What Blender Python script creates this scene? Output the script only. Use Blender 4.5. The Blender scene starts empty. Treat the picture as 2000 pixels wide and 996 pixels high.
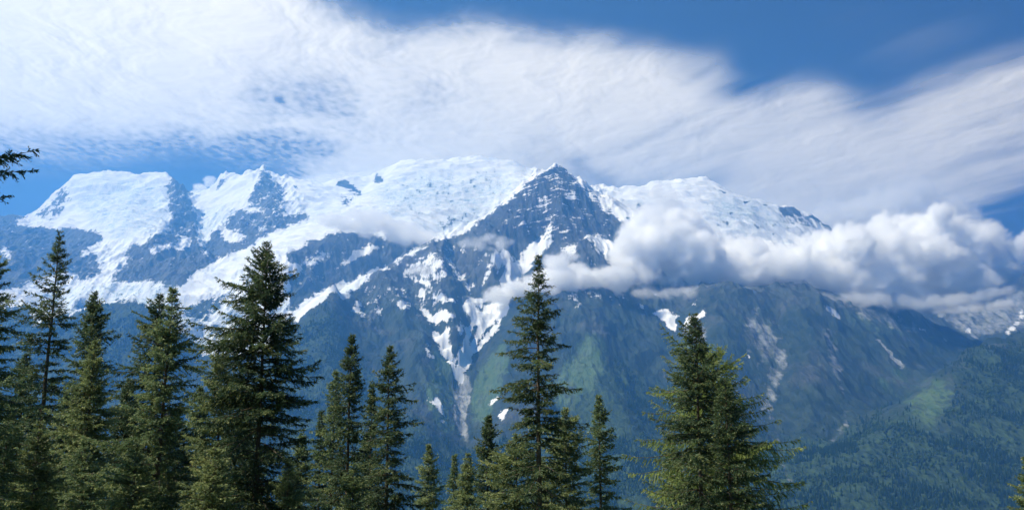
import bpy, math, random
import numpy as np
from mathutils import Vector, Matrix

R = math.radians
sc = bpy.context.scene
col = sc.collection

# ------------------------------------------------------------------ camera, sky, sun, exposure
F_PX = 1804.0                 # focal length in photo pixels (2000 wide)
PITCH = R(11.0)
cam_d = bpy.data.cameras.new('camera')
cam_d.sensor_width = 36.0
cam_d.lens = 36.0 * F_PX / 2000.0
cam_d.clip_start = 0.1
cam_d.clip_end = 120000.0
cam = bpy.data.objects.new('camera', cam_d)
col.objects.link(cam)
cam.location = (0, 0, 0)
cam.rotation_euler = (math.pi / 2 + PITCH, 0, 0)
sc.camera = cam

SUN_EL, SUN_AZ = 52.0, -99.0          # azimuth measured from the view direction, minus = left
wd = bpy.data.worlds.new('World')
sc.world = wd
wd.use_nodes = True
wn = wd.node_tree
wn.nodes.clear()
w_out = wn.nodes.new('ShaderNodeOutputWorld')
w_bg = wn.nodes.new('ShaderNodeBackground')
w_sky = wn.nodes.new('ShaderNodeTexSky')
w_sky.sky_type = 'NISHITA'
w_sky.sun_disc = False
w_sky.sun_elevation = R(SUN_EL)
w_sky.sun_rotation = R(SUN_AZ)
w_sky.altitude = 2000.0
w_sky.air_density = 0.35
w_sky.dust_density = 0.0
w_sky.ozone_density = 5.0
w_bg.inputs['Strength'].default_value = 0.05
wn.links.new(w_sky.outputs[0], w_bg.inputs['Color'])
wn.links.new(w_bg.outputs[0], w_out.inputs['Surface'])

sun_d = bpy.data.lights.new('sun', 'SUN')
sun_d.energy = 5.0
sun_d.angle = R(0.5)
sun_d.color = (1.0, 0.88, 0.63)
sun = bpy.data.objects.new('sun', sun_d)
col.objects.link(sun)
sdir = Vector((math.sin(R(SUN_AZ)) * math.cos(R(SUN_EL)), math.cos(R(SUN_AZ)) * math.cos(R(SUN_EL)), math.sin(R(SUN_EL))))
sun.rotation_euler = sdir.to_track_quat('Z', 'Y').to_euler()
sun.location = (-40, 20, 80)

sc.view_settings.view_transform = 'Standard'
sc.view_settings.look = 'None'
sc.view_settings.exposure = 1.13
sc.view_settings.gamma = 1.0
sc.view_settings.use_curve_mapping = False

sc.render.engine = 'CYCLES'
cy = sc.cycles
cy.use_denoising = True
cy.use_adaptive_sampling = True
cy.adaptive_threshold = 0.015
cy.max_bounces = 32
cy.diffuse_bounces = 2
cy.glossy_bounces = 1
cy.transmission_bounces = 3
cy.transparent_max_bounces = 16
cy.volume_bounces = 32
cy.volume_step_rate = 1.0
cy.sample_clamp_indirect = 6.0

# ------------------------------------------------------------------ helpers
CP, SP = math.cos(PITCH), math.sin(PITCH)

def P(u, v, Y):
    """world point seen at photo pixel (u, v) standing Y km in front of the viewpoint"""
    x = (u - 1000.0) / F_PX
    up = (498.0 - v) / F_PX
    dy = CP - up * SP
    dz = SP + up * CP
    k = Y * 1000.0 / dy
    return (x * k, Y * 1000.0, dz * k)

def to_px(x, y, z):
    """the reverse of P on arrays"""
    d = y * CP + z * SP
    up = (-y * SP + z * CP) / d
    return 1000.0 + F_PX * x / d, 498.0 - F_PX * up

def tag(o, label=None, cat=None, group=None, kind=None):
    if label: o['label'] = label
    if cat: o['category'] = cat
    if group: o['group'] = group
    if kind: o['kind'] = kind
    return o

def hash2(ix, iy, seed):
    h = (ix.astype(np.uint32) * np.uint32(374761393) + iy.astype(np.uint32) * np.uint32(668265263) + np.uint32(seed * 974711 + 13))
    h = (h ^ (h >> np.uint32(13))) * np.uint32(1274126177)
    h = h ^ (h >> np.uint32(16))
    return h

def perlin(x, y, seed=0):
    x = np.asarray(x, np.float32); y = np.asarray(y, np.float32)
    x0 = np.floor(x); y0 = np.floor(y)
    fx = x - x0; fy = y - y0
    ix = x0.astype(np.int64); iy = y0.astype(np.int64)
    ux = fx * fx * fx * (fx * (fx * 6 - 15) + 10)
    uy = fy * fy * fy * (fy * (fy * 6 - 15) + 10)
    def g(dx, dy):
        a = hash2((ix + dx) & 0xffffffff, (iy + dy) & 0xffffffff, seed).astype(np.float32) * np.float32(2 * math.pi / 4294967296.0)
        return np.cos(a) * (fx - dx) + np.sin(a) * (fy - dy)
    a = g(0, 0); b = g(1, 0); c = g(0, 1); d = g(1, 1)
    return ((a + ux * (b - a)) + uy * ((c + ux * (d - c)) - (a + ux * (b - a)))) * 1.5

def fbm(x, y, octv=4, seed=0, gain=0.5, lac=2.03):
    s = 0; a = 1.0; n = 0
    for i in range(octv):
        s = s + a * perlin(x, y, seed + i * 17)
        n += a
        x = x * lac + 11.3; y = y * lac - 7.7; a *= gain
    return s / n

def ridged(x, y, octv=4, seed=0, gain=0.5, lac=2.07):
    s = 0; a = 1.0; n = 0; w = 1.0
    for i in range(octv):
        r = 1.0 - np.abs(perlin(x, y, seed + i * 31))
        r = r * r * w
        w = np.clip(r * 1.6, 0, 1)
        s = s + a * r; n += a
        x = x * lac + 5.1; y = y * lac + 3.9; a *= gain
    return s / n          # about 0..1, high on sharp ridges

def sstep(a, b, x):
    t = np.clip((x - a) / (b - a), 0, 1)
    return t * t * (3 - 2 * t)

def box_blur(A, r, axis):
    if r < 1: return A
    pad = [(0, 0), (0, 0)]; pad[axis] = (r + 1, r)
    B = np.cumsum(np.pad(A, pad, mode='edge'), axis=axis)
    n = A.shape[axis]; w = 2 * r + 1
    if axis == 0: return (B[w:w + n] - B[:n]) / w
    return (B[:, w:w + n] - B[:, :n]) / w

def blur(A, r):
    r = int(round(r))
    for _ in range(2):
        A = box_blur(box_blur(A, r, 0), r, 1)
    return A

class Chart:
    """a map of the far slopes, used to say which ground is snow, ice, scree, meadow"""
    def __init__(s, u0, u1, v0, v1, step=2.0, base=0.0):
        s.u0, s.v0, s.step = u0, v0, step
        s.W = int((u1 - u0) / step) + 1; s.H = int((v1 - v0) / step) + 1
        s.A = np.full((s.H, s.W), base, np.float32)
    def polymask(s, pts):
        xs = [(p[0] - s.u0) / s.step for p in pts]; ys = [(p[1] - s.v0) / s.step for p in pts]
        y0 = max(0, int(min(ys))); y1 = min(s.H - 1, int(max(ys)) + 1)
        x0 = max(0, int(min(xs))); x1 = min(s.W - 1, int(max(xs)) + 1)
        M = np.zeros_like(s.A)
        if y1 < y0 or x1 < x0: return M
        gy, gx = np.mgrid[y0:y1 + 1, x0:x1 + 1].astype(np.float32)
        ins = np.zeros(gx.shape, bool)
        n = len(xs)
        for i in range(n):
            xa, ya, xb, yb = xs[i], ys[i], xs[(i + 1) % n], ys[(i + 1) % n]
            if ya == yb: continue
            c = ((ya > gy) != (yb > gy)) & (gx < (xb - xa) * (gy - ya) / (yb - ya) + xa)
            ins ^= c
        M[y0:y1 + 1, x0:x1 + 1] = ins
        return M
    def linemask(s, pts, w):
        M = np.zeros_like(s.A)
        gy, gx = np.mgrid[0:s.H, 0:s.W].astype(np.float32)
        gx = gx * s.step + s.u0; gy = gy * s.step + s.v0
        for i in range(len(pts) - 1):
            a, b = pts[i], pts[i + 1]
            wa = a[2] if len(a) > 2 else w; wb = b[2] if len(b) > 2 else w
            m = max(wa, wb) * 1.5 + 4
            sx = slice(max(0, int((min(a[0], b[0]) - m - s.u0) / s.step)), max(0, int((max(a[0], b[0]) + m - s.u0) / s.step) + 2))
            sy = slice(max(0, int((min(a[1], b[1]) - m - s.v0) / s.step)), max(0, int((max(a[1], b[1]) + m - s.v0) / s.step) + 2))
            X = gx[sy, sx]; Y = gy[sy, sx]
            if X.size == 0: continue
            dx, dy = b[0] - a[0], b[1] - a[1]
            t = np.clip(((X - a[0]) * dx + (Y - a[1]) * dy) / (dx * dx + dy * dy + 1e-6), 0, 1)
            d = np.hypot(X - a[0] - t * dx, Y - a[1] - t * dy)
            ww = wa + (wb - wa) * t
            M[sy, sx] = np.maximum(M[sy, sx], np.clip(1.0 - (d - ww * 0.5) / 2.0 - 0.5, 0, 1))
        return M
    def put(s, M, val, soft):
        M = blur(M, soft / s.step) if soft > 0 else M
        s.A = s.A * (1 - M) + val * M
        return s
    def poly(s, val, pts, soft=4): return s.put(s.polymask(pts), val, soft)
    def line(s, val, pts, w=6, soft=2): return s.put(s.linemask(pts, w), val, soft)
    def at(s, u, v):
        x = np.clip((u - s.u0) / s.step, 0, s.W - 1.001); y = np.clip((v - s.v0) / s.step, 0, s.H - 1.001)
        ix = x.astype(np.int32); iy = y.astype(np.int32); fx = (x - ix).astype(np.float32); fy = (y - iy).astype(np.float32)
        A = s.A
        return (A[iy, ix] * (1 - fx) + A[iy, ix + 1] * fx) * (1 - fy) + (A[iy + 1, ix] * (1 - fx) + A[iy + 1, ix + 1] * fx) * fy

def grid_mesh(name, X, Y, Z, mat=None, smooth=True, flip=False):
    n, m = X.shape
    co = np.stack([X, Y, Z], -1).reshape(-1, 3).astype(np.float32)
    idx = np.arange(n * m, dtype=np.int32).reshape(n, m)
    a, b, c, d = idx[:-1, :-1], idx[:-1, 1:], idx[1:, 1:], idx[1:, :-1]
    q = np.stack([a, b, c, d] if not flip else [a, d, c, b], -1).reshape(-1, 4)
    return raw_mesh(name, co, q, mat, smooth)

def raw_mesh(name, co, quads, mat=None, smooth=False):
    me = bpy.data.meshes.new(name)
    nv, nf, k = len(co), len(quads), quads.shape[1]
    me.vertices.add(nv); me.vertices.foreach_set('co', np.ascontiguousarray(co, np.float32).ravel())
    me.loops.add(nf * k); me.loops.foreach_set('vertex_index', np.ascontiguousarray(quads, np.int32).ravel())
    me.polygons.add(nf)
    me.polygons.foreach_set('loop_start', np.arange(0, nf * k, k, dtype=np.int32))
    me.polygons.foreach_set('use_smooth', np.full(nf, smooth, bool))
    me.update(calc_edges=True)
    if mat: me.materials.append(mat)
    return me

def set_attr(me, name, arr):
    a = me.attributes.new(name, 'FLOAT', 'POINT')
    a.data.foreach_set('value', np.ascontiguousarray(arr, np.float32).ravel())

def link_obj(name, me, parent=None, loc=None):
    o = bpy.data.objects.new(name, me); col.objects.link(o)
    if parent: o.parent = parent
    if loc: o.location = loc
    return o

class NT:
    """small wrapper to write node trees tersely"""
    def __init__(s, mat):
        s.t = mat.node_tree; s.t.nodes.clear()
    def n(s, typ, **kw):
        nd = s.t.nodes.new(typ)
        for k, v in kw.items(): setattr(nd, k, v)
        return nd
    def l(s, a, b): s.t.links.new(a, b)
    def val(s, sock, v):
        if hasattr(v, 'is_output'): s.l(v, sock)
        else: sock.default_value = v
    def math(s, op, a, b=None, c=None, clamp=False):
        nd = s.n('ShaderNodeMath', operation=op, use_clamp=clamp)
        s.val(nd.inputs[0], a)
        if b is not None: s.val(nd.inputs[1], b)
        if c is not None: s.val(nd.inputs[2], c)
        return nd.outputs[0]
    def attr(s, name):
        nd = s.n('ShaderNodeAttribute'); nd.attribute_name = name
        return nd.outputs['Fac']
    def noise(s, vec, scale, detail=3, rough=0.55, dist=0.0):
        nd = s.n('ShaderNodeTexNoise')
        s.l(vec, nd.inputs['Vector']); nd.inputs['Scale'].default_value = scale
        nd.inputs['Detail'].default_value = detail; nd.inputs['Roughness'].default_value = rough
        nd.inputs['Distortion'].default_value = dist
        return nd.outputs['Fac']
    def mapping(s, vec, scale=(1, 1, 1), rot=(0, 0, 0)):
        nd = s.n('ShaderNodeMapping'); s.l(vec, nd.inputs['Vector'])
        nd.inputs['Scale'].default_value = scale; nd.inputs['Rotation'].default_value = rot
        return nd.outputs[0]
    def mix(s, f, a, b):
        nd = s.n('ShaderNodeMix', data_type='RGBA')
        s.val(nd.inputs[0], f); s.val(nd.inputs[6], a); s.val(nd.inputs[7], b)
        return nd.outputs[2]
    def smooth(s, x, lo, hi):
        nd = s.n('ShaderNodeMapRange', interpolation_type='SMOOTHSTEP')
        s.val(nd.inputs[0], x); s.val(nd.inputs[1], lo); s.val(nd.inputs[2], hi)
        return nd.outputs[0]

def new_mat(name):
    m = bpy.data.materials.new(name); m.use_nodes = True
    return m, NT(m)

# ------------------------------------------------------------------ the mountains
# depth of the plain mountain front by photo row; features are given as offsets or own depths
DV = np.array([1250, 1100, 996, 850, 700, 600, 500, 420, 380, 340, 310], float)[::-1]
DY = np.array([2.5, 2.9, 3.3, 4.2, 5.0, 5.6, 6.3, 7.2, 8.0, 9.0, 9.9], float)[::-1]
def D(v): return float(np.interp(v, DV, DY))

CTRL = []
def ridge_line(pts, spacing=130.0, off=False, back=None):
    """pts: (u, v, Y).  With off=True the third value is added to the plain depth."""
    W = []
    last = None
    for p in pts:
        Y = p[2] if len(p) > 2 and not off else (D(p[1]) + (p[2] if len(p) > 2 else 0.0))
        if len(p) == 2 and not off: Y = None
        W.append([p[0], p[1], Y])
    ks = [i for i, w in enumerate(W) if w[2] is not None]
    for i, w in enumerate(W):
        if w[2] is None:
            w[2] = float(np.interp(i, ks, [W[k][2] for k in ks]))
    W = [np.array(P(*w)) for w in W]
    out = [W[0]]
    for a, b in zip(W[:-1], W[1:]):
        L = np.linalg.norm((b - a)[:2]); n = max(1, int(L / spacing))
        for k in range(1, n + 1): out.append(a + (b - a) * k / n)
    CTRL.extend(out)
    if back:
        dy, dz = back
        for w in out[::2]:
            CTRL.append(np.array([w[0] * (1 + dy / w[1]), w[1] + dy, w[2] - dz]))

# skyline, left summit block
ridge_line([(-420, 400, 8.4), (-150, 422, 8.5), (-60, 428), (0, 424, 8.7), (30, 428), (58, 428, 8.8), (76, 414), (90, 403, 9.0), (110, 380), (130, 360, 9.3),
            (150, 350, 9.4), (180, 344), (210, 340, 9.5), (240, 343), (270, 346), (300, 347), (325, 345, 9.35)], back=(900, 600))
ridge_line([(325, 345, 9.35), (338, 352, 9.2), (350, 364), (361, 376, 9.0), (370, 392), (376, 408, 8.7), (381, 434, 8.35), (383, 470, 7.9), (395, 500, 7.4)])
# skyline, middle and right
ridge_line([(362, 389, 9.9), (388, 385), (402, 378), (416, 367, 9.9), (430, 347), (446, 344, 9.9), (470, 345), (488, 336), (500, 329), (510, 322, 9.8), (522, 332), (542, 345),
            (564, 347), (578, 360), (596, 372, 9.9), (622, 376), (650, 374, 9.9), (680, 366), (711, 352, 10.0), (735, 343), (758, 330, 10.0), (784, 319), (805, 317),
            (838, 324), (856, 326), (885, 317), (910, 312), (939, 308, 9.9), (957, 317), (993, 321), (1011, 326), (1044, 342, 9.6), (1100, 365, 9.4),
            (1160, 375, 9.2), (1192, 379), (1221, 388, 9.1), (1235, 386), (1264, 375), (1282, 363, 9.0), (1300, 361), (1336, 357), (1365, 352, 8.9),
            (1380, 350), (1390, 361), (1408, 370), (1426, 384), (1452, 393), (1495, 400), (1517, 406), (1546, 402, 8.8), (1567, 417), (1589, 431),
            (1611, 449, 8.7), (1650, 475, 8.6), (1720, 520, 8.5), (1790, 560, 8.5)], back=(900, 600))
ridge_line([(1790, 560, 8.5), (1850, 570, 8.7), (1900, 552, 8.9), (1950, 538, 9.0), (1978, 531), (2000, 526, 9.1), (2100, 500, 9.2), (2400, 470, 9.2)], back=(900, 600))
ridge_line([(340, 384, 9.8), (356, 388, 9.7), (375, 396, 9.55), (390, 402, 9.45), (394, 430, 8.85), (399, 465, 8.1), (406, 505, 7.3)])
ridge_line([(362, 400, 9.3), (378, 420, 9.0), (388, 450, 8.4)])
# rocks on the snow saddle, rib of the pointed summit, dome edge
ridge_line([(655, 359, 9.62), (668, 351, 9.6), (686, 359, 9.5), (708, 384, 9.2)])
ridge_line([(737, 341, 9.8), (749, 348, 9.7)])
ridge_line([(510, 322, 9.8), (508, 345, 9.45), (494, 372, 9.1), (481, 394, 8.8)])
ridge_line([(522, 332, 9.75), (545, 372, 9.1), (556, 400, 8.6), (560, 430, 8.1)])
ridge_line([(758, 332, 9.85), (737, 362, 9.3), (715, 388, 8.9), (697, 402, 8.6)])
# dark pyramid: left crest running all the way down, right crest, middle rib, lower spur
ridge_line([(1084, 323, 7.3), (1076, 324, 7.3), (1058, 337), (1040, 350, 7.25), (1025, 362), (1011, 373, 7.1), (990, 395, 7.0), (975, 413, 6.95), (957, 427, 6.9), (935, 436, 6.85),
            (903, 460, 6.7), (874, 467, 6.65), (847, 476, 6.6), (831, 482), (795, 503, 6.4), (769, 521, 6.2), (755, 521), (722, 543, 6.0), (686, 572, 5.8), (672, 588, 5.7)])
ridge_line([(1084, 323, 7.3), (1102, 325, 7.3), (1116, 344, 7.25), (1138, 362, 7.15), (1156, 379, 7.05), (1185, 397, 7.0), (1210, 417, 6.9), (1235, 425, 6.9), (1265, 440, 6.8)])
ridge_line([(1090, 326, 7.28), (1090, 352, 7.08), (1087, 385, 6.88), (1085, 420, 6.62), (1084, 436, 6.52)])
ridge_line([(1045, 420, 6.85), (1030, 450, 6.6)])
ridge_line([(1125, 420, 6.85), (1140, 462, 6.45), (1160, 492, 6.2), (1186, 516, 6.05), (1205, 545, 5.9)])
# hidden ground behind the pyramid and its crests
ridge_line([(1044, 360, 8.4), (1000, 395, 8.2), (950, 440, 7.9), (880, 475, 7.3), (800, 520, 7.0), (740, 560, 6.6), (690, 595, 6.3)])
ridge_line([(1180, 395, 8.2), (1240, 430, 8.0), (1300, 460, 7.6)])
# big dome snow slopes and glaciers (left)
ridge_line([(900, 345, 9.3), (880, 380, 8.7), (860, 410, 8.1), (830, 440, 7.7)])
ridge_line([(980, 350, 9.1), (960, 390, 8.5)])
ridge_line([(760, 400, 8.3), (700, 430, 7.7), (640, 440, 7.5), (560, 470, 7.0), (480, 505, 6.6), (420, 535, 6.3), (370, 570, 6.0), (340, 600, 5.8)])
ridge_line([(760, 470, 7.2), (700, 463, 7.1), (650, 461, 6.95), (600, 480, 6.7), (564, 499, 6.5), (560, 530, 6.25)])
ridge_line([(840, 490, 6.9), (760, 525, 6.55), (700, 560, 6.2), (640, 585, 5.95), (590, 610, 5.7)])
ridge_line([(620, 400, 8.8), (590, 420, 8.3), (540, 450, 7.7)])
ridge_line([(440, 400, 9.2), (420, 440, 8.3), (405, 480, 7.7), (410, 520, 7.0)])
ridge_line([(450, 440, 8.1), (470, 460, 7.75), (445, 500, 7.1)])
# left: summit face, shelf, cliffs, ice basin
ridge_line([(250, 380, 8.9), (240, 420, 8.2), (220, 460, 7.5), (200, 510, 6.9), (180, 550, 6.4), (150, 590, 5.9)])
ridge_line([(300, 400, 8.6), (300, 440, 7.9), (300, 470, 7.2), (310, 520, 6.6), (330, 545, 6.35)])
ridge_line([(120, 435, 8.5), (60, 440, 8.3), (200, 440, 8.0)])
ridge_line([(0, 440, 8.4), (20, 470, 7.6), (40, 520, 6.7), (60, 560, 6.2)])
ridge_line([(120, 470, 7.8), (100, 520, 6.9), (90, 560, 6.3)])
ridge_line([(-300, 500, 7.0), (-200, 700, 4.9), (-300, 900, 3.7)])
ridge_line([(0, 560, 5.9), (-60, 640, 5.2)])
# spur in the ice: small dark rib
ridge_line([(347, 552, 6.1), (387, 503, 6.75), (419, 503, 6.85)])
# forested shoulder under the left icefall
ridge_line([(90, 650, 5.1), (150, 617, 5.2), (200, 600, 5.25), (253, 586, 5.25), (289, 600, 5.2), (320, 632, 5.1), (345, 690, 4.75)])
ridge_line([(253, 586, 5.25), (255, 680, 4.75), (260, 800, 4.15), (270, 950, 3.4)])
ridge_line([(120, 620, 5.9), (250, 600, 5.85), (330, 615, 5.75)])
# icefall channel and ground below it
ridge_line([(430, 580, 5.9), (400, 640, 5.4), (385, 720, 4.85), (380, 820, 4.25), (380, 950, 3.5)])
ridge_line([(530, 620, 5.6), (480, 660, 5.3), (450, 720, 4.95)])
# dark forested peak left of centre
ridge_line([(650, 571, 5.35), (635, 583), (620, 597, 5.25), (600, 613, 5.2), (575, 631, 5.1), (540, 670, 4.9), (500, 740, 4.5), (470, 840, 3.95)])
ridge_line([(650, 571, 5.35), (672, 592, 5.38), (690, 620, 5.3), (705, 660, 5.1), (720, 720, 4.8), (735, 800, 4.4)])
ridge_line([(650, 571, 5.35), (655, 640, 5.0), (665, 720, 4.6), (680, 820, 4.1), (690, 950, 3.4)])
ridge_line([(620, 610, 5.85), (560, 650, 5.55)])
# spurs and gullies below the long crest
ridge_line([(769, 521, 6.2), (780, 560, 5.75), (800, 620, 5.3), (825, 680, 4.95), (840, 760, 4.5), (845, 850, 4.0), (850, 950, 3.4)])
ridge_line([(847, 476, 6.6), (850, 520, 6.05), (868, 575, 5.6), (885, 640, 5.2), (893, 700, 4.9)])
ridge_line([(810, 545, 6.1), (830, 600, 5.7), (860, 660, 5.3), (884, 710, 5.0)])
ridge_line([(722, 543, 6.0), (740, 600, 5.5), (765, 660, 5.15)])
ridge_line([(935, 436, 6.85), (945, 480, 6.3), (962, 520, 6.0), (972, 548, 5.85)])
ridge_line([(905, 490, 6.55), (925, 540, 6.15), (945, 590, 5.8)])
ridge_line([(1075, 445, 6.75), (1040, 480, 6.6), (1010, 510, 6.4), (985, 565, 6.0), (968, 610, 5.7), (935, 655, 5.45), (915, 700, 5.15), (905, 760, 4.8), (906, 850, 4.3), (915, 950, 3.7)])
ridge_line([(1060, 540, 6.0), (1040, 590, 5.6), (1010, 640, 5.25), (990, 700, 4.88), (985, 770, 4.5), (975, 850, 4.05)])
# green spur right of centre and its gullies
ridge_line([(1180, 560, 5.85), (1165, 600, 5.45), (1168, 640, 5.15), (1160, 690, 4.85), (1180, 750, 4.45), (1215, 840, 3.9), (1250, 950, 3.3)])
ridge_line([(1168, 640, 5.15), (1120, 700, 4.8), (1080, 780, 4.4), (1060, 860, 3.95)])
ridge_line([(1260, 580, 5.9), (1265, 640, 5.5), (1290, 720, 5.0), (1300, 800, 4.55), (1330, 920, 3.85)])
ridge_line([(1100, 850, 4.25), (1130, 930, 3.8)])
# broad right flank
ridge_line([(1330, 560, 6.1), (1320, 620, 5.65), (1330, 690, 5.2)])
ridge_line([(1400, 560, 5.75), (1400, 640, 5.2), (1400, 740, 4.65), (1410, 860, 3.95)])
ridge_line([(1510, 580, 5.75), (1530, 680, 5.18), (1500, 780, 4.6), (1530, 900, 3.95)])
ridge_line([(1590, 580, 5.65), (1595, 680, 5.1), (1590, 780, 4.5), (1600, 880, 3.95)])
ridge_line([(1630, 600, 5.7), (1640, 700, 5.1), (1650, 780, 4.6), (1630, 860, 4.1)])
ridge_line([(1560, 560, 6.0), (1640, 588, 6.0), (1700, 595, 6.05), (1760, 607, 6.15), (1830, 636, 6.3), (1870, 657, 6.4), (1905, 677, 6.5)])
ridge_line([(1700, 640, 5.6), (1760, 700, 5.3), (1800, 760, 4.95), (1790, 830, 4.5)])
ridge_line([(1850, 690, 5.9), (1840, 740, 5.3)])
# far right face behind
ridge_line([(1800, 600, 8.2), (1900, 620, 7.9), (1960, 600, 8.2), (2000, 610, 8.1)])
ridge_line([(1900, 690, 7.2), (2000, 670, 7.2), (2200, 640, 7.2)])
# near dark hill on the right
ridge_line([(2400, 560, 5.0), (2150, 615, 4.9), (2060, 640, 4.85), (2000, 656, 4.8), (1950, 666, 4.75), (1905, 678, 4.7), (1860, 715, 4.45), (1800, 790, 4.1), (1740, 850, 3.75), (1660, 920, 3.4)])
ridge_line([(2000, 656, 4.8), (1980, 760, 4.15), (1960, 860, 3.6), (1940, 980, 3.1)])
ridge_line([(2000, 720, 5.6), (2200, 690, 5.7)])
# hidden tops behind the cloud bank
ridge_line([(1330, 540, 6.7), (1420, 520, 7.2), (1520, 520, 7.3), (1620, 545, 7.2)])
ridge_line([(1440, 440, 7.9), (1560, 480, 7.9)])
# foot of the slopes and valley floor (below the frame)
for u in range(-500, 2700, 200):
    CTRL.append(np.array(P(u, 1100, 2.75)))
    x = (u - 1000) / F_PX
    CTRL.append(np.array([x * 2000, 2000.0, -760.0])); CTRL.append(np.array([x * 1300, 1300.0, -800.0]))

C3 = np.array(CTRL)
# drop near-duplicates
keep = []
for i in range(len(C3)):
    if all((C3[i, 0] - C3[j, 0]) ** 2 + (C3[i, 1] - C3[j, 1]) ** 2 > 35.0 ** 2 for j in keep): keep.append(i)
C3 = C3[keep]
print('control points', len(C3))
cx, cyy, cz = C3[:, 0] / 1000, C3[:, 1] / 1000, C3[:, 2] / 1000
def kern(r2): return -np.sqrt(r2 + 0.0004)
K = kern((cx[:, None] - cx[None]) ** 2 + (cyy[:, None] - cyy[None]) ** 2)
n_c = len(C3)
K[np.arange(n_c), np.arange(n_c)] -= 0.004
Amat = np.zeros((n_c + 3, n_c + 3)); Amat[:n_c, :n_c] = K
Amat[:n_c, n_c] = 1; Amat[:n_c, n_c + 1] = cx; Amat[:n_c, n_c + 2] = cyy
Amat[n_c:, :n_c] = Amat[:n_c, n_c:].T
sol = np.linalg.solve(Amat, np.concatenate([cz, [0, 0, 0]]))
def base_height(x, y):
    """km in, metres out"""
    x = x.ravel().astype(np.float32) / 1000; y = y.ravel().astype(np.float32) / 1000
    out = np.empty(len(x), np.float32)
    wj = sol[:n_c].astype(np.float32); ax = cx.astype(np.float32); ay = cyy.astype(np.float32)
    for i in range(0, len(x), 20000):
        xx = x[i:i + 20000, None]; yy = y[i:i + 20000, None]
        out[i:i + 20000] = -np.sqrt((xx - ax) ** 2 + (yy - ay) ** 2 + np.float32(0.0004)) @ wj
    return (out + sol[n_c] + sol[n_c + 1] * x + sol[n_c + 2] * y) * 1000

NT_, NY_ = 1501, 1051          # columns, rows
SUB = 3
tt = np.linspace(-0.66, 0.66, NT_)
yr = np.concatenate([np.linspace(1250, 2900, 120, endpoint=False), np.linspace(2900, 10900, NY_ - 120)])
ti = np.arange(0, NT_, SUB); yi = np.arange(0, NY_, SUB)
Tc, Yc = np.meshgrid(tt[ti], yr[yi])
Hc = base_height(Tc * Yc, Yc).reshape(Tc.shape)
# linear refinement to the full grid
fi = np.arange(NY_) / SUB; i0 = np.minimum(fi.astype(int), len(yi) - 2); fr = (fi - i0)[:, None]
Hr = Hc[i0] * (1 - fr) + Hc[i0 + 1] * fr
fj = np.arange(NT_) / SUB; j0 = np.minimum(fj.astype(int), len(ti) - 2); fc = (fj - j0)[None]
H = Hr[:, j0] * (1 - fc) + Hr[:, j0 + 1] * fc
T, YY = np.meshgrid(tt, yr)
XX = T * YY

U0, V0 = to_px(XX, YY, H)

# --- charts: rugged rock, snow cover, ice with painted snow shading, meadow, scree, forest
def chart(base=0.0): return Chart(-700, 2700, 280, 1300, 2.0, base)

rug = chart(0.75)
rug.poly(0.05, [(130, 335), (335, 335), (340, 400), (320, 450), (250, 480), (60, 440), (60, 425), (100, 400)], 10)
rug.poly(0.05, [(380, 380), (500, 335), (480, 400), (400, 430)], 10)
rug.poly(0.06, [(560, 345), (720, 340), (800, 300), (1050, 300), (1040, 345), (930, 440), (800, 480), (640, 470), (560, 500), (440, 560), (340, 620), (330, 580), (470, 490), (600, 430)], 12)
rug.poly(0.25, [(560, 600), (640, 570), (700, 545), (850, 470), (860, 480), (700, 570), (580, 630)], 8)
rug.poly(0.07, [(1170, 370), (1390, 340), (1500, 395), (1600, 440), (1560, 480), (1250, 450)], 12)
rug.poly(0.62, [(1280, 560), (1900, 600), (2100, 620), (2100, 1100), (1300, 1100)], 40)
rug.poly(0.4, [(550, 640), (650, 580), (760, 700), (800, 1000), (500, 1000)], 20)
rug.poly(0.35, [(0, 560), (350, 560), (350, 1000), (0, 1000)], 20)
RG = rug.at(U0, V0)

# relief: spurs and gullies running down towards the valley, then finer rock
wx = 160 * fbm(XX / 900, YY / 900, 3, 5); wy = 160 * fbm(XX / 900, YY / 900, 3, 6)
g1 = ridged((XX + wx) / 520, (YY + wy) / 1300, 4, 11) - 0.45
g2 = ridged((XX + wx * 0.6) / 170, (YY + wy) / 330, 4, 23) - 0.45
g4 = ridged((XX + wx * 0.5 + 0.15 * YY) / 210, (YY + 0.3 * wy) / 1100, 3, 63) - 0.5
g3 = fbm(XX / 46, YY / 60, 3, 41)
alt = np.clip((H + 500) / 1500, 0.25, 1.0)
edge_keep = sstep(0, 1, 1.0)
Hd = H + RG * alt * (120 * g1 + 66 * g2 + 60 * g4) + (0.15 + RG) * 9 * g3 + 14 * fbm(XX / 300, YY / 300, 3, 77)
# wind-packed steps, seracs and crevasse lips on the snow
Hd = Hd + RG * alt * 26 * (ridged((XX + 0.4 * wx + 0.1 * YY) / 75, YY / 260, 3, 67, 0.55) - 0.5)
Hd = Hd + (1 - RG) * (44 * ridged((XX + 0.5 * wx) / 420, (YY + 0.25 * XX + 0.6 * wy) / 135, 3, 57, 0.42) + 28 * fbm(XX / 190, (YY + 0.2 * XX) / 95, 3, 59, 0.4))
Hd = Hd + np.clip(0.6 - RG, 0, 1) * 55 * fbm((XX + wx) / 420, (YY + wy) / 300, 2, 71, 0.4)
# strata ledges on the pyramid
strat = sstep(0.35, 1.0, RG) * np.exp(-(((U0 - 1085) / 130) ** 2 + ((V0 - 400) / 75) ** 2))
Hd = Hd + strat * 12 * perlin(XX / 300, (Hd + 0.12 * XX) / 32, 91)
ZZ = Hd
UU, VV = to_px(XX, YY, ZZ)

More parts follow.
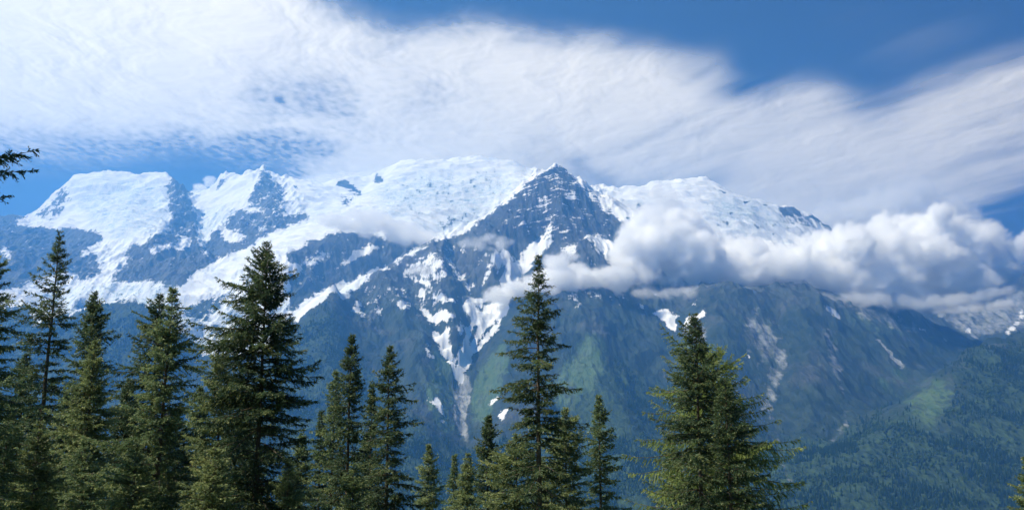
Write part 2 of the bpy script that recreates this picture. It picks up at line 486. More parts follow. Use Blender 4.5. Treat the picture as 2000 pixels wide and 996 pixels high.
# jitter used so that no traced boundary stays smooth
ju = 9 * fbm(XX / 110, ZZ / 110 + YY / 300, 5, 101, 0.62); jv = 9 * fbm(XX / 110, ZZ / 110 + YY / 300, 5, 131, 0.62)
UJ, VJ = UU + ju, VV + jv

snow = chart(0.0)
S = snow.poly
S(0.97, [(380, 200), (1700, 200), (1700, 420), (1500, 420), (1000, 400), (380, 400)], 0)
S(0.97, [(120, 200), (335, 200), (335, 360), (130, 380)], 0)
# --- high snow (value = share of ground under snow)
S(0.97, [(40, 420), (130, 350), (210, 330), (330, 335), (340, 400), (332, 455), (300, 470), (250, 520), (210, 545), (330, 560), (300, 600), (250, 585), (190, 590), (120, 600), (0, 600), (-200, 600), (-200, 545), (60, 550), (150, 520), (160, 490), (200, 470), (190, 440), (100, 432), (55, 432)], 6)
S(0.95, [(30, 424), (60, 425), (200, 432), (205, 455), (150, 448), (60, 445), (34, 440)], 3)
S(0.45, [(62, 424), (95, 395), (125, 362), (137, 362), (134, 395), (120, 420), (90, 428)], 4)
S(0.3, [(326, 350), (340, 350), (362, 376), (378, 410), (383, 445), (372, 455), (352, 465), (335, 462), (333, 420), (328, 390)], 4)
S(0.2, [(243, 500), (250, 480), (285, 472), (296, 460), (325, 455), (332, 465), (375, 465), (392, 495), (392, 512), (340, 520), (290, 528), (245, 515)], 3)
S(0.97, [(290, 488), (308, 478), (330, 476), (345, 480), (350, 463), (372, 462), (373, 472), (355, 490), (345, 485), (320, 487), (300, 492)], 2)
S(0.17, [(34, 440), (60, 448), (150, 452), (195, 460), (190, 470), (150, 490), (140, 520), (90, 530), (20, 500), (-200, 470), (-200, 430), (20, 430)], 5)
S(0.85, [(0, 480), (18, 490), (28, 515), (36, 528), (28, 524), (4, 496)], 3)
S(0.30, [(50, 470), (62, 478), (66, 495), (52, 490)], 4)
S(0.2, [(-200, 500), (0, 500), (25, 525), (52, 545), (45, 560), (0, 565), (-200, 600)], 4)
S(0.25, [(140, 515), (165, 505), (180, 490), (195, 510), (200, 530), (180, 545), (165, 550), (140, 535)], 4)
# col, pointed summit
S(0.97, [(365, 380), (390, 380), (430, 340), (470, 338), (510, 318), (545, 338), (600, 360), (655, 370), (700, 345), (760, 320), (810, 310), (940, 300), (1050, 335), (1045, 350),
         (1012, 372), (935, 436), (900, 462), (850, 470), (760, 470), (690, 452), (650, 455), (600, 478), (560, 500), (570, 545), (560, 600), (500, 640), (420, 640), (350, 600), (345, 560), (400, 510), (440, 500), (480, 480), (530, 455), (560, 440), (590, 425), (480, 440), (400, 480), (410, 520), (385, 470), (384, 420)], 5)
S(0.32, [(508, 328), (520, 334), (545, 358), (558, 372), (552, 400), (560, 418), (545, 425), (520, 420), (500, 405), (480, 395), (494, 370), (502, 350)], 4)
S(0.15, [(418, 368), (432, 348), (446, 345), (438, 358), (424, 370)], 3)
S(0.2, [(570, 358), (580, 362), (588, 372), (580, 372)], 2)
S(0.22, [(406, 470), (412, 455), (425, 448), (440, 440), (450, 420), (470, 410), (500, 415), (540, 425), (590, 415), (606, 420), (600, 432), (540, 448), (500, 466), (498, 480), (455, 492), (425, 503), (410, 495)], 4)
S(0.9, [(436, 448), (450, 452), (476, 458), (472, 470), (450, 476), (440, 468)], 3)
S(0.6, [(480, 420), (500, 440), (540, 440), (500, 460)], 5)
S(0.08, [(347, 556), (345, 545), (362, 525), (385, 505), (420, 500), (424, 508), (395, 524), (375, 538), (352, 562)], 2)
S(0.05, [(655, 357), (668, 351), (688, 359), (700, 372), (708, 384), (695, 380), (680, 368), (660, 364)], 2)
S(0.05, [(728, 350), (737, 341), (750, 348), (742, 357), (732, 360)], 2)
S(0.5, [(662, 385), (676, 378), (690, 388), (684, 402), (668, 405)], 5)
# dome: faint blue ice patches on the snow
S(0.78, [(740, 370), (800, 345), (880, 330), (960, 325), (1000, 345), (960, 380), (880, 400), (800, 420), (740, 410)], 15)
S(0.6, [(850, 440), (880, 420), (930, 408), (925, 425), (880, 445), (858, 455)], 6)
# rock band between the two glaciers
S(0.2, [(564, 499), (575, 490), (600, 476), (625, 470), (652, 460), (690, 455), (720, 465), (760, 475), (790, 480), (790, 492), (740, 510), (700, 520), (690, 540), (630, 548), (600, 556), (575, 560), (566, 525)], 4)
S(0.92, [(566, 515), (580, 512), (590, 522), (584, 540), (572, 536), (562, 524)], 2)
S(0.85, [(592, 510), (620, 500), (655, 490), (652, 500), (615, 512), (596, 520)], 3)
S(0.9, [(690, 495), (730, 478), (745, 485), (700, 505), (660, 520)], 3)
S(0.03, [(630, 545), (640, 530), (690, 512), (760, 500), (800, 490), (830, 488), (760, 515), (700, 538), (650, 556), (618, 548)], 3)
# lower glacier strip
S(0.93, [(850, 470), (848, 478), (795, 504), (768, 522), (722, 544), (686, 572), (672, 588), (664, 582), (650, 570), (620, 595), (575, 632), (572, 610), (590, 590), (640, 560), (700, 540), (760, 517), (800, 492)], 3)
# icefalls
S(0.72, [(60, 570), (200, 560), (330, 548), (345, 560), (345, 605), (420, 590), (500, 590), (560, 570), (575, 610), (560, 640), (520, 690), (420, 700), (340, 650), (300, 605), (250, 588), (190, 600), (60, 640)], 8)
S(0.2, [(358, 600), (400, 585), (425, 575), (450, 580), (420, 605), (390, 620), (365, 615)], 6)
S(0.0, [(90, 655), (150, 622), (200, 604), (253, 589), (290, 603), (322, 634), (345, 700), (345, 1000), (60, 1000)], 3)
S(0.5, [(205, 604), (225, 600), (262, 586), (268, 590), (240, 602), (215, 608)], 3)
# --- pyramid
S(0.16, [(1076, 322), (1104, 323), (1140, 362), (1186, 398), (1195, 440), (1190, 462), (1130, 468), (1050, 478), (1000, 480), (940, 480), (935, 440), (990, 396), (1040, 350)], 3)
S(0.36, [(1085, 335), (1110, 350), (1130, 385), (1160, 410), (1130, 425), (1100, 390), (1070, 370)], 8)
S(0.30, [(1045, 370), (1080, 385), (1085, 430), (1060, 440), (1030, 410)], 8)
S(0.04, [(1120, 400), (1150, 405), (1185, 430), (1190, 452), (1170, 456), (1120, 450), (1110, 425)], 6)
S(0.06, [(975, 415), (1000, 395), (1030, 380), (1010, 420), (960, 440), (945, 436)], 5)
S(0.95, [(1076, 322), (1058, 334), (1040, 347), (1032, 355), (1044, 350), (1062, 336), (1077, 325)], 0)
S(0.8, [(1122, 347), (1142, 364), (1160, 380), (1190, 398), (1212, 416), (1205, 425), (1180, 412), (1150, 385), (1130, 362)], 2)
S(0.97, [(1165, 372), (1230, 384), (1285, 360), (1385, 345), (1430, 385), (1520, 403), (1560, 412), (1620, 450), (1600, 480), (1400, 500), (1250, 470), (1200, 420)], 4)
S(0.12, [(1222, 425), (1240, 423), (1262, 436), (1240, 434)], 2)
S(0.6, [(1230, 400), (1270, 385), (1280, 400), (1250, 430)], 6)
S(0.1, [(1518, 408), (1548, 402), (1570, 418), (1560, 424), (1545, 420), (1530, 425)], 2)
S(0.45, [(1520, 425), (1570, 422), (1610, 450), (1600, 462), (1570, 440), (1530, 450)], 4)
S(0.06, [(1406, 370), (1412, 370), (1420, 380), (1412, 378)], 1)
S(0.06, [(1450, 391), (1470, 393), (1466, 397), (1452, 396)], 1)
S(0.06, [(1480, 397), (1500, 401), (1496, 404)], 1)
S(0.75, [(1370, 400), (1500, 420), (1560, 440), (1530, 460), (1400, 450)], 10)
# right of pyramid, lower
S(0.8, [(1140, 455), (1180, 460), (1210, 480), (1210, 520), (1170, 500), (1150, 480)], 5)
S(0.12, [(1120, 470), (1140, 465), (1160, 490), (1190, 512), (1200, 545), (1160, 530), (1120, 505)], 4)
S(0.55, [(1095, 470), (1130, 475), (1120, 500), (1090, 495)], 5)
# --- couloirs below the pyramid
S(0.78, [(945, 492), (1000, 486), (1050, 474), (1080, 445), (1075, 460), (1060, 500), (1020, 540), (995, 575), (985, 600), (960, 605), (975, 560), (965, 520), (950, 500), (910, 495)], 6)
S(0.95, [(1076, 443), (1078, 452), (1055, 490), (1015, 530), (992, 575), (985, 598), (968, 600), (985, 560), (990, 520), (1030, 490), (1055, 470)], 3)
S(0.05, [(985, 480), (1030, 470), (1040, 485), (1000, 500)], 4)
S(0.05, [(1005, 500), (1020, 495), (1025, 512), (1005, 520)], 3)
S(0.25, [(850, 478), (900, 465), (935, 445), (950, 495), (968, 520), (975, 550), (960, 555), (930, 510), (890, 500), (860, 510)], 6)
S(0.5, [(785, 520), (820, 500), (850, 480), (875, 520), (870, 550), (830, 550), (800, 545), (780, 535)], 6)
S(0.24, [(690, 575), (770, 525), (790, 545), (860, 560), (900, 560), (970, 560), (985, 600), (930, 650), (880, 650), (800, 600), (760, 600), (700, 620)], 8)
def patch(val, pts, soft=1): S(val, pts, soft)
for q in [
    [(686, 600), (700, 585), (706, 592), (698, 610), (690, 612)], [(702, 614), (712, 606), (714, 614), (705, 624)],
    [(722, 590), (731, 572), (728, 592)], [(733, 610), (742, 604), (748, 616), (737, 618)], [(773, 583), (782, 585), (792, 600), (787, 608), (776, 592)],
    [(808, 572), (830, 565), (826, 578), (812, 580)], [(828, 560), (845, 572), (870, 580), (892, 582), (884, 590), (862, 586), (840, 576)],
    [(816, 588), (826, 596), (838, 612), (850, 624), (846, 632), (834, 622), (822, 604)], [(846, 622), (856, 606), (862, 612), (880, 612), (888, 618), (866, 628), (852, 630)],
    [(880, 520), (890, 530), (900, 535), (912, 532), (902, 548), (890, 540)], [(914, 560), (936, 548), (930, 556), (918, 564)],
    [(905, 612), (915, 590), (930, 580), (940, 584), (925, 600), (950, 590), (925, 612)],
    [(920, 622), (950, 600), (985, 592), (990, 615), (968, 640), (945, 655), (935, 640), (948, 628), (930, 632)],
    [(843, 650), (850, 648), (862, 662), (868, 650), (874, 636), (880, 640), (878, 670), (886, 690), (884, 712), (872, 695), (858, 672)],
    [(890, 640), (905, 632), (920, 640), (918, 660), (905, 680), (900, 700), (912, 690), (930, 665), (950, 645), (975, 632), (965, 648), (940, 670), (925, 690), (910, 720), (900, 740), (893, 722), (896, 690), (900, 665)],
    [(826, 668), (836, 672), (844, 690), (842, 704), (832, 688)],
    [(845, 770), (858, 776), (862, 790), (872, 828), (864, 820), (852, 790)], [(832, 776), (842, 785), (838, 788)], [(833, 810), (843, 822), (836, 816)],
    [(955, 790), (975, 772), (978, 778), (960, 792)], [(974, 815), (984, 798), (996, 793), (990, 806), (978, 822)],
    [(1000, 745), (1010, 733), (1012, 738), (1004, 748)], [(1084, 690), (1092, 682), (1090, 694)],
    [(1276, 608), (1292, 604), (1306, 598), (1312, 612), (1330, 614), (1318, 626), (1322, 648), (1310, 648), (1296, 628)],
    [(1334, 640), (1338, 620), (1358, 616), (1380, 602), (1376, 618), (1352, 632), (1340, 650)],
    [(1245, 592), (1256, 590), (1260, 602), (1250, 602)], [(1388, 636), (1395, 632), (1392, 642)],
    [(1394, 596), (1403, 582), (1402, 590), (1396, 604)], [(1350, 600), (1364, 580), (1368, 576), (1356, 600)],
    [(1606, 596), (1622, 600), (1644, 616), (1640, 622), (1620, 612)], [(1732, 604), (1742, 606), (1758, 614), (1750, 617)], [(1572, 652), (1588, 662), (1580, 660)],
    [(1458, 690), (1464, 686), (1462, 706), (1458, 712)], [(1796, 637), (1808, 639), (1806, 645), (1794, 642)],
    [(1120, 600), (1134, 592), (1128, 608)], [(1141, 628), (1150, 618), (1146, 632)], [(1105, 628), (1115, 618), (1112, 632)],
    [(1955, 655), (1972, 640), (1990, 620), (1998, 600), (2004, 600), (1994, 628), (1974, 650)], [(1884, 645), (1900, 640), (1896, 652), (1886, 656)], [(1820, 622), (1828, 628), (1824, 632)],
    [(1830, 630), (1838, 624), (1836, 636)]]:
    patch(1.0, q, 4)
snow.line(0.97, [(1072, 446, 8), (1040, 488, 14), (1008, 530, 20), (990, 568, 22), (978, 600, 34), (958, 628, 20), (934, 656, 13), (914, 684, 10), (904, 715, 11), (899, 748, 9)], 10, 3)
snow.line(0.04, [(985, 612, 4), (962, 638, 6), (940, 664, 7), (926, 684, 5)], 5, 2)
snow.line(0.05, [(912, 628, 6), (906, 650, 9), (898, 678, 7)], 5, 2)
snow.line(0.9, [(930, 618, 10), (918, 640, 13), (908, 668, 9), (900, 700, 7)], 8, 2)
snow.line(0.06, [(962, 560, 5), (975, 540, 5), (985, 520, 4)], 5, 2)
snow.line(0.95, [(985, 600, 10), (968, 640, 8), (945, 668, 8), (925, 690, 6), (912, 716, 6)], 8, 2)
snow.line(0.95, [(848, 650, 8), (862, 668, 16), (874, 692, 14), (884, 712, 8), (894, 738, 7)], 8, 2)
snow.line(0.9, [(905, 600, 6), (922, 592, 9), (952, 584, 7)], 6, 2)
snow.line(0.8, [(940, 560, 4), (958, 530, 5), (946, 490, 4)], 4, 2)
snow.line(0.7, [(870, 500, 4), (905, 545, 5), (930, 580, 4)], 4, 2)
snow.line(0.7, [(800, 540, 5), (835, 555, 8), (862, 578, 5)], 4, 2)
snow.line(0.75, [(770, 540, 3), (790, 575, 5), (800, 600, 3)], 4, 2)
patch(0.35, [(1090, 560), (1300, 570), (1300, 590), (1090, 590)], 8)
SN = snow.at(UJ, VJ)

ice_shade = chart(0.0)  # glacier ice, plus blue-grey shading painted onto the snow
ice_shade.poly(0.75, [(60, 565), (200, 560), (330, 548), (346, 560), (346, 605), (420, 590), (500, 590), (560, 570), (575, 610), (560, 640), (520, 690), (420, 700), (340, 650), (300, 605), (250, 588), (190, 600), (60, 640)], 10)
ice_shade.poly(0.45, [(580, 630), (640, 575), (700, 545), (760, 525), (820, 490), (840, 485), (700, 575), (640, 590)], 6)
ice_shade.poly(0.6, [(384, 420), (400, 410), (440, 405), (470, 410), (430, 440), (410, 460), (412, 510), (395, 480)], 6)
ice_shade.poly(0.35, [(540, 400), (640, 400), (640, 420), (540, 425)], 8)
ice_shade.poly(0.85, [(745, 365), (820, 345), (880, 335), (900, 360), (880, 400), (800, 420), (740, 405)], 15)
ice_shade.poly(0.9, [(850, 440), (930, 405), (925, 425), (858, 458)], 6)
ice_shade.poly(0.8, [(1380, 380), (1500, 400), (1560, 450), (1400, 440)], 12)
ice_shade.poly(0.7, [(900, 350), (1010, 340), (1000, 375), (930, 430), (880, 440), (880, 390)], 14)
ice_shade.poly(0.6, [(130, 352), (330, 350), (330, 400), (150, 410)], 10)
ice_shade.poly(0.75, [(150, 400), (330, 380), (330, 440), (230, 470)], 14)
IC = np.clip(ice_shade.at(UJ, VJ) + 0.30 * sstep(-0.05, 0.4, fbm((XX + wx) / 380, (YY + wy) / 160, 4, 73)), 0, 1)  # blotchy extra cover: painted shading that breaks up the even white snow

scree = chart(0.0)
Q = scree.poly
Q(0.9, [(900, 740), (912, 725), (920, 760), (918, 790), (905, 820), (908, 840), (915, 862), (905, 850), (893, 835), (890, 800), (886, 770)], 3)
Q(0.55, [(1326, 640), (1392, 620), (1385, 660), (1370, 690), (1340, 680)], 8)
Q(0.5, [(1550, 560), (1700, 596), (1800, 640), (1860, 660), (1880, 672), (1790, 655), (1720, 640), (1680, 620)], 8)
Q(0.5, [(1500, 690), (1530, 680), (1545, 700), (1520, 760), (1500, 830), (1480, 800), (1500, 740)], 8)
Q(0.5, [(1600, 640), (1625, 640), (1640, 700), (1655, 760), (1645, 780), (1625, 730)], 6)
Q(0.5, [(1652, 800), (1660, 800), (1655, 840), (1625, 870), (1605, 880), (1625, 850), (1642, 830)], 3)
Q(0.42, [(1495, 820), (1510, 850), (1530, 890), (1548, 945), (1538, 940), (1515, 885), (1498, 850)], 3)
Q(0.7, [(1710, 660), (1715, 660), (1740, 685), (1768, 712), (1758, 716), (1735, 690)], 1)
Q(0.5, [(1755, 718), (1765, 708), (1772, 712), (1760, 722)], 1)
Q(0.6, [(1440, 590), (1500, 590), (1530, 660), (1500, 760), (1470, 700)], 25)
Q(0.62, [(1800, 600), (1905, 600), (2100, 520), (2100, 610), (2000, 642), (1900, 664)], 4)
Q(0.45, [(1278, 690), (1300, 690), (1310, 760), (1290, 760)], 8)
Q(0.5, [(720, 590), (760, 620), (740, 640), (700, 620)], 10)
scree.line(0.8, [(904, 742, 20), (900, 790, 30), (898, 822, 16), (906, 846, 9), (914, 862, 5)], 10, 3)
scree.line(0.42, [(1480, 740, 8), (1500, 800, 10), (1520, 860, 10), (1545, 940, 8)], 8, 3)
SR = scree.at(UJ, VJ)

grn = chart(0.0)
G = grn.poly
G(0.75, [(1168, 630), (1180, 660), (1200, 720), (1240, 800), (1280, 860), (1150, 860), (1080, 800), (1060, 760), (1090, 720), (1130, 670)], 12)
G(0.8, [(850, 670), (880, 700), (895, 730), (880, 800), (890, 850), (860, 850), (830, 790), (835, 720)], 8)
G(0.75, [(920, 740), (960, 680), (990, 660), (1000, 700), (980, 770), (960, 830), (930, 850), (920, 800)], 8)
G(0.85, [(1750, 790), (1790, 745), (1860, 735), (1900, 760), (1850, 800), (1840, 860), (1815, 870), (1800, 830)], 24)
G(0.55, [(1580, 590), (1640, 600), (1800, 645), (1900, 675), (1880, 680), (1760, 660), (1680, 640)], 8)
G(0.4, [(1905, 690), (2000, 670), (2100, 650), (2000, 720), (1900, 760)], 20)
G(0.6, [(1700, 700), (1790, 720), (1760, 770), (1680, 740)], 20)
GN = grn.at(UJ, VJ)
dkr = chart(0.0)
dkr.poly(0.8, [(1078, 324), (1102, 324), (1140, 362), (1188, 400), (1196, 450), (1150, 475), (1050, 475), (950, 470), (935, 440), (990, 397), (1040, 352)], 5)
DK = dkr.at(UJ, VJ)

fo = chart(0.0)
Fp = fo.poly
Fp(1.0, [(-700, 720), (200, 610), (255, 590), (290, 606), (350, 720), (420, 800), (520, 720), (580, 640), (650, 585), (690, 680), (760, 760), (830, 850), (920, 880), (1000, 860), (1100, 820), (1200, 700), (1260, 740), (1400, 800), (1500, 860), (1640, 850), (1720, 815), (1780, 800), (1830, 745), (1880, 705), (1908, 688), (2000, 668), (2700, 600), (2700, 1300), (-700, 1300)], 22)
Fp(0.12, [(1752, 792), (1795, 750), (1850, 735), (1895, 745), (1905, 765), (1850, 800), (1840, 855), (1815, 868), (1795, 830)], 22)
FO = fo.at(UJ + 2 * ju, VJ + 3 * jv)

ROWK = np.clip((1150 - ZZ) / 450, 0, 1)     # grassy tint low down
MM, mt = new_mat('mountain_ground')
tc = mt.n('ShaderNodeTexCoord'); ob = tc.outputs['Object']
st = mt.mapping(ob, (1.25, 0.4, 0.55))
n_big = mt.noise(ob, 0.0035, 4)
n_mid = mt.noise(st, 0.016, 5, 0.62)
n_fine = mt.noise(st, 0.06, 4, 0.6)
strv = mt.mapping(ob, (0.1, 0.1, 1.0), (0, R(7), 0))
n_str = mt.noise(strv, 0.045, 4, 0.6)
nn = mt.math('ADD', mt.math('MULTIPLY', n_mid, 0.55), mt.math('ADD', mt.math('MULTIPLY', n_fine, 0.25), mt.math('MULTIPLY', n_str, 0.2)))
# spread the noise to about 0..1
nn = mt.math('MULTIPLY_ADD', nn, 3.2, -1.1)
cmb = mt.n('ShaderNodeCombineXYZ'); spx = mt.n('ShaderNodeSeparateXYZ'); mt.l(ob, spx.inputs[0])
mt.l(mt.math('MULTIPLY', spx.outputs[0], 0.006), cmb.inputs[0]); mt.l(mt.math('MULTIPLY', spx.outputs[1], 0.004), cmb.inputs[1]); mt.l(mt.math('MULTIPLY', mt.attr('strata'), 0.058), cmb.inputs[2])
n_led = mt.math('MULTIPLY_ADD', mt.noise(cmb.outputs[0], 1.0, 4, 0.62), 3.4, -1.2)
n_led = mt.math('MULTIPLY_ADD', mt.math('SUBTRACT', n_fine, 0.5), 1.0, n_led)
n_led = mt.math('MULTIPLY_ADD', mt.math('SUBTRACT', n_mid, 0.5), 2.2, n_led)
led = mt.attr('ledge')
nn0 = nn
nn = mt.math('ADD', mt.math('MULTIPLY', n_led, led), mt.math('MULTIPLY', nn, mt.math('SUBTRACT', 1.0, led)))
s_at = mt.attr('snow')
dif = mt.math('SUBTRACT', s_at, nn)
snow_f = mt.smooth(dif, -0.11, 0.13)
full = mt.smooth(s_at, 0.9, 0.96)
snow_f = mt.math('MAXIMUM', snow_f, full)
none = mt.smooth(s_at, 0.015, 0.05)
snow_f = mt.math('MULTIPLY', snow_f, none)
rock = mt.mix(mt.smooth(n_mid, 0.35, 0.65), (0.026, 0.032, 0.035, 1), (0.085, 0.094, 0.096, 1))
rock = mt.mix(mt.smooth(n_fine, 0.45, 0.75), rock, (0.12, 0.128, 0.128, 1))
rock = mt.mix(mt.attr('slate'), rock, mt.mix(mt.smooth(n_fine, 0.35, 0.65), (0.016, 0.020, 0.024, 1), (0.055, 0.060, 0.065, 1)))
turf = mt.mix(mt.smooth(n_mid, 0.35, 0.7), (0.013, 0.027, 0.021, 1), (0.036, 0.056, 0.040, 1))
rock = mt.mix(mt.math('MULTIPLY', mt.attr('low'), mt.smooth(n_big, 0.2, 0.52)), rock, turf)
meadow = mt.mix(mt.smooth(n_mid, 0.3, 0.7), (0.05, 0.095, 0.04, 1), (0.10, 0.15, 0.065, 1))
meadow = mt.mix(mt.smooth(n_fine, 0.5, 0.7), meadow, (0.035, 0.07, 0.03, 1))
forest = mt.mix(mt.smooth(n_fine, 0.35, 0.65), (0.012, 0.026, 0.014, 1), (0.04, 0.07, 0.03, 1))
scr = mt.mix(mt.smooth(n_fine, 0.3, 0.7), (0.17, 0.185, 0.185, 1), (0.36, 0.37, 0.365, 1))
c = mt.mix(mt.smooth(mt.math('SUBTRACT', mt.attr('meadow'), mt.math('MULTIPLY', nn, 0.9)), -0.1, 0.35), rock, meadow)
c = mt.mix(mt.smooth(mt.math('SUBTRACT', mt.attr('forest'), mt.math('MULTIPLY', nn, 0.7)), 0.0, 0.3), c, forest)
c = mt.mix(mt.smooth(mt.math('SUBTRACT', mt.attr('scree'), mt.math('MULTIPLY', nn, 0.75)), -0.05, 0.35), c, scr)
icec = mt.mix(mt.smooth(n_fine, 0.35, 0.65), (0.42, 0.50, 0.56, 1), (0.68, 0.75, 0.79, 1))
cre_shade = mt.smooth(mt.noise(mt.mapping(ob, (0.25, 1.0, 1.0), (0, R(6), R(8))), 0.028, 5, 0.7, 1.2), 0.53, 0.64)
icec = mt.mix(cre_shade, icec, (0.20, 0.30, 0.38, 1))  # blue shadow of the crevasses, painted as dark bands
sno = mt.mix(mt.math('MULTIPLY', mt.attr('ice_shade'), mt.smooth(n_mid, 0.25, 0.6)), (0.76, 0.775, 0.795, 1), icec)
c = mt.mix(snow_f, c, sno)
pb = mt.n('ShaderNodeBsdfPrincipled')
mt.l(c, pb.inputs['Base Color']); pb.inputs['Roughness'].default_value = 0.85
pb.inputs['Specular IOR Level'].default_value = 0.15
bmp = mt.n('ShaderNodeBump'); bmp.inputs['Strength'].default_value = 0.8; bmp.inputs['Distance'].default_value = 10.0
rockb = mt.math('MULTIPLY', n_fine, mt.math('SUBTRACT', 1.0, mt.math('MULTIPLY', snow_f, 0.7)))
mt.l(rockb, bmp.inputs['Height']); mt.l(bmp.outputs[0], pb.inputs['Normal'])
mo = mt.n('ShaderNodeOutputMaterial'); mt.l(pb.outputs[0], mo.inputs['Surface'])

me = grid_mesh('mountains', XX, YY, ZZ, MM)
xr = P(1088, 400, 6.9)[0]
set_attr(me, 'strata', np.where(XX < xr, ZZ - 0.40 * (XX - xr), ZZ + 0.10 * (XX - xr)) + 26 * fbm(XX / 190, YY / 190, 4, 97, 0.6))
set_attr(me, 'ledge', np.clip(1.6 * np.exp(-(((UU - 1085) / 105) ** 2 + ((VV - 395) / 68) ** 2)), 0, 0.72))
set_attr(me, 'snow', SN); set_attr(me, 'ice_shade', IC); set_attr(me, 'scree', SR); set_attr(me, 'meadow', GN); set_attr(me, 'forest', FO); set_attr(me, 'low', ROWK); set_attr(me, 'slate', DK)
tag(link_obj('mountains', me), 'snow-capped rocky massif with glaciers, a dark pyramid peak and forested lower slopes', 'mountains', kind='structure')

# ------------------------------------------------------------------ near hillside
def ground_z(x, y):
    x = np.asarray(x, float); y = np.asarray(y, float)
    z = -1.7 - 0.30 * np.clip(y, -400, 400) - 0.9 * np.clip(y - 400, 0, 900)
    return z + 0.5 * fbm(x / 9, y / 9, 3, 301) * np.clip(np.hypot(x, y) / 6, 0, 1)
gx = np.linspace(-1100, 1100, 221); gy = np.concatenate([np.linspace(-300, 0, 40, endpoint=False), np.linspace(0, 120, 140, endpoint=False), np.linspace(120, 1330, 90)])
GX, GY = np.meshgrid(gx, gy)
GX = np.sign(GX) * np.abs(GX / 1100) ** 1.8 * 1100
GM, gt = new_mat('alpine_turf')
tc = gt.n('ShaderNodeTexCoord')
gc = gt.mix(gt.noise(tc.outputs['Object'], 0.8, 6), (0.03, 0.06, 0.02, 1), (0.09, 0.12, 0.045, 1))
gp = gt.n('ShaderNodeBsdfPrincipled'); gt.l(gc, gp.inputs['Base Color']); gp.inputs['Roughness'].default_value = 0.95
go = gt.n('ShaderNodeOutputMaterial'); gt.l(gp.outputs[0], go.inputs['Surface'])
tag(link_obj('ground', grid_mesh('ground', GX, GY, ground_z(GX, GY), GM)), 'steep alpine turf hillside falling away under the trees', 'hillside', kind='structure')

# ------------------------------------------------------------------ the air between
def box_mesh(name, x0, x1, y0, y1, z0, z1):
    co = np.array([(x, y, z) for z in (z0, z1) for y in (y0, y1) for x in (x0, x1)], np.float32)
    q = np.array([(0, 2, 3, 1), (4, 5, 7, 6), (0, 1, 5, 4), (2, 6, 7, 3), (0, 4, 6, 2), (1, 3, 7, 5)])
    return raw_mesh(name, co, q)
hz_top = float(ZZ.max()) + 120.0
hz_bot = min(float(ZZ.min()), float(ground_z(0, 1330))) - 60.0
hz_me = box_mesh('haze', -9500, 9500, -700, 12200, hz_bot, hz_top)
HM, ht = new_mat('mountain_air')
pv = ht.n('ShaderNodeVolumePrincipled')
pv.inputs['Color'].default_value = (0.13, 0.44, 1.0, 1)
pv.inputs['Density'].default_value = 0.000108
pv.inputs['Anisotropy'].default_value = 0.52
mo = ht.n('ShaderNodeOutputMaterial'); ht.l(pv.outputs[0], mo.inputs['Volume'])
hz_me.materials.append(HM)
tag(link_obj('haze', hz_me), 'pale blue mountain haze in front of the massif', 'haze', kind='stuff')

# ------------------------------------------------------------------ high cloud sheet, a thin layer six kilometres up and beyond the summits
CH = 7000.0
sky = Chart(-260, 2260, -160, 620, 2.0, 0.0)
K_ = sky.poly
# main sheet
K_(0.95, [(-300, -200), (420, -200), (540, -60), (620, 10), (700, 52), (780, 85), (850, 68), (950, 62), (1050, 82), (1150, 92), (1250, 105), (1320, 125), (1380, 150), (1420, 180), (1480, 205),
          (1560, 175), (1640, 190), (1700, 225), (1800, 180), (1900, 140), (2000, 118), (2300, 40), (2300, 150), (2000, 205), (1930, 225), (1960, 240), (2300, 200), (2300, 250), (2000, 345), (1900, 392), (1850, 410),
          (1800, 620), (1120, 620), (1080, 420), (1000, 360), (700, 400), (600, 385), (580, 340), (640, 312), (600, 300), (500, 300), (420, 280), (380, 280), (300, 286), (200, 300), (100, 300), (0, 308), (-300, 310)], 34)
K_(0.30, [(1290, 122), (1370, 112), (1425, 104), (1425, 134), (1405, 165), (1350, 165)], 26)
K_(0.10, [(1600, 60), (1800, 40), (2000, 60), (1900, 90), (1700, 100)], 40)
sky.A[:] *= 1.0
# thinner places
def thin(f, pts, soft):
    M = blur(sky.polymask(pts), soft / sky.step); sky.A[:] = sky.A * (1 - M * (1 - f))
thin(0.55, [(480, 150), (560, 140), (660, 150), (720, 190), (700, 250), (620, 235), (520, 235), (470, 200)], 22)
thin(0.30, [(531, 192), (541, 187), (552, 196), (548, 206), (534, 204)], 4)
thin(0.62, [(760, 130), (900, 120), (960, 170), (900, 220), (780, 215)], 30)
thin(0.55, [(430, 262), (500, 252), (570, 252), (620, 262), (690, 285), (660, 305), (560, 310), (460, 305)], 8)
thin(0.55, [(-100, 225), (100, 240), (300, 255), (420, 262), (400, 320), (-100, 330)], 24)
thin(0.72, [(1000, 260), (1080, 250), (1130, 310), (1080, 340), (1000, 330)], 20)
thin(0.42, [(1100, 300), (1180, 330), (1230, 350), (1290, 350), (1260, 400), (1180, 390), (1110, 350)], 14)
thin(0.52, [(1270, 345), (1400, 320), (1460, 290), (1470, 310), (1420, 345), (1400, 365), (1300, 380)], 12)
thin(0.70, [(1180, 310), (1320, 270), (1500, 220), (1700, 200), (1690, 225), (1550, 265), (1400, 310), (1250, 345)], 22)
thin(0.60, [(1640, 195), (1800, 180), (1740, 230), (1680, 260)], 26)
thin(0.70, [(1850, 235), (2000, 220), (2100, 230), (2000, 270), (1880, 290)], 26)
thin(0.75, [(1780, 320), (2000, 280), (2100, 290), (1900, 360)], 24)
thin(0.75, [(0, 110), (200, 110), (300, 140), (100, 160), (0, 150)], 40)
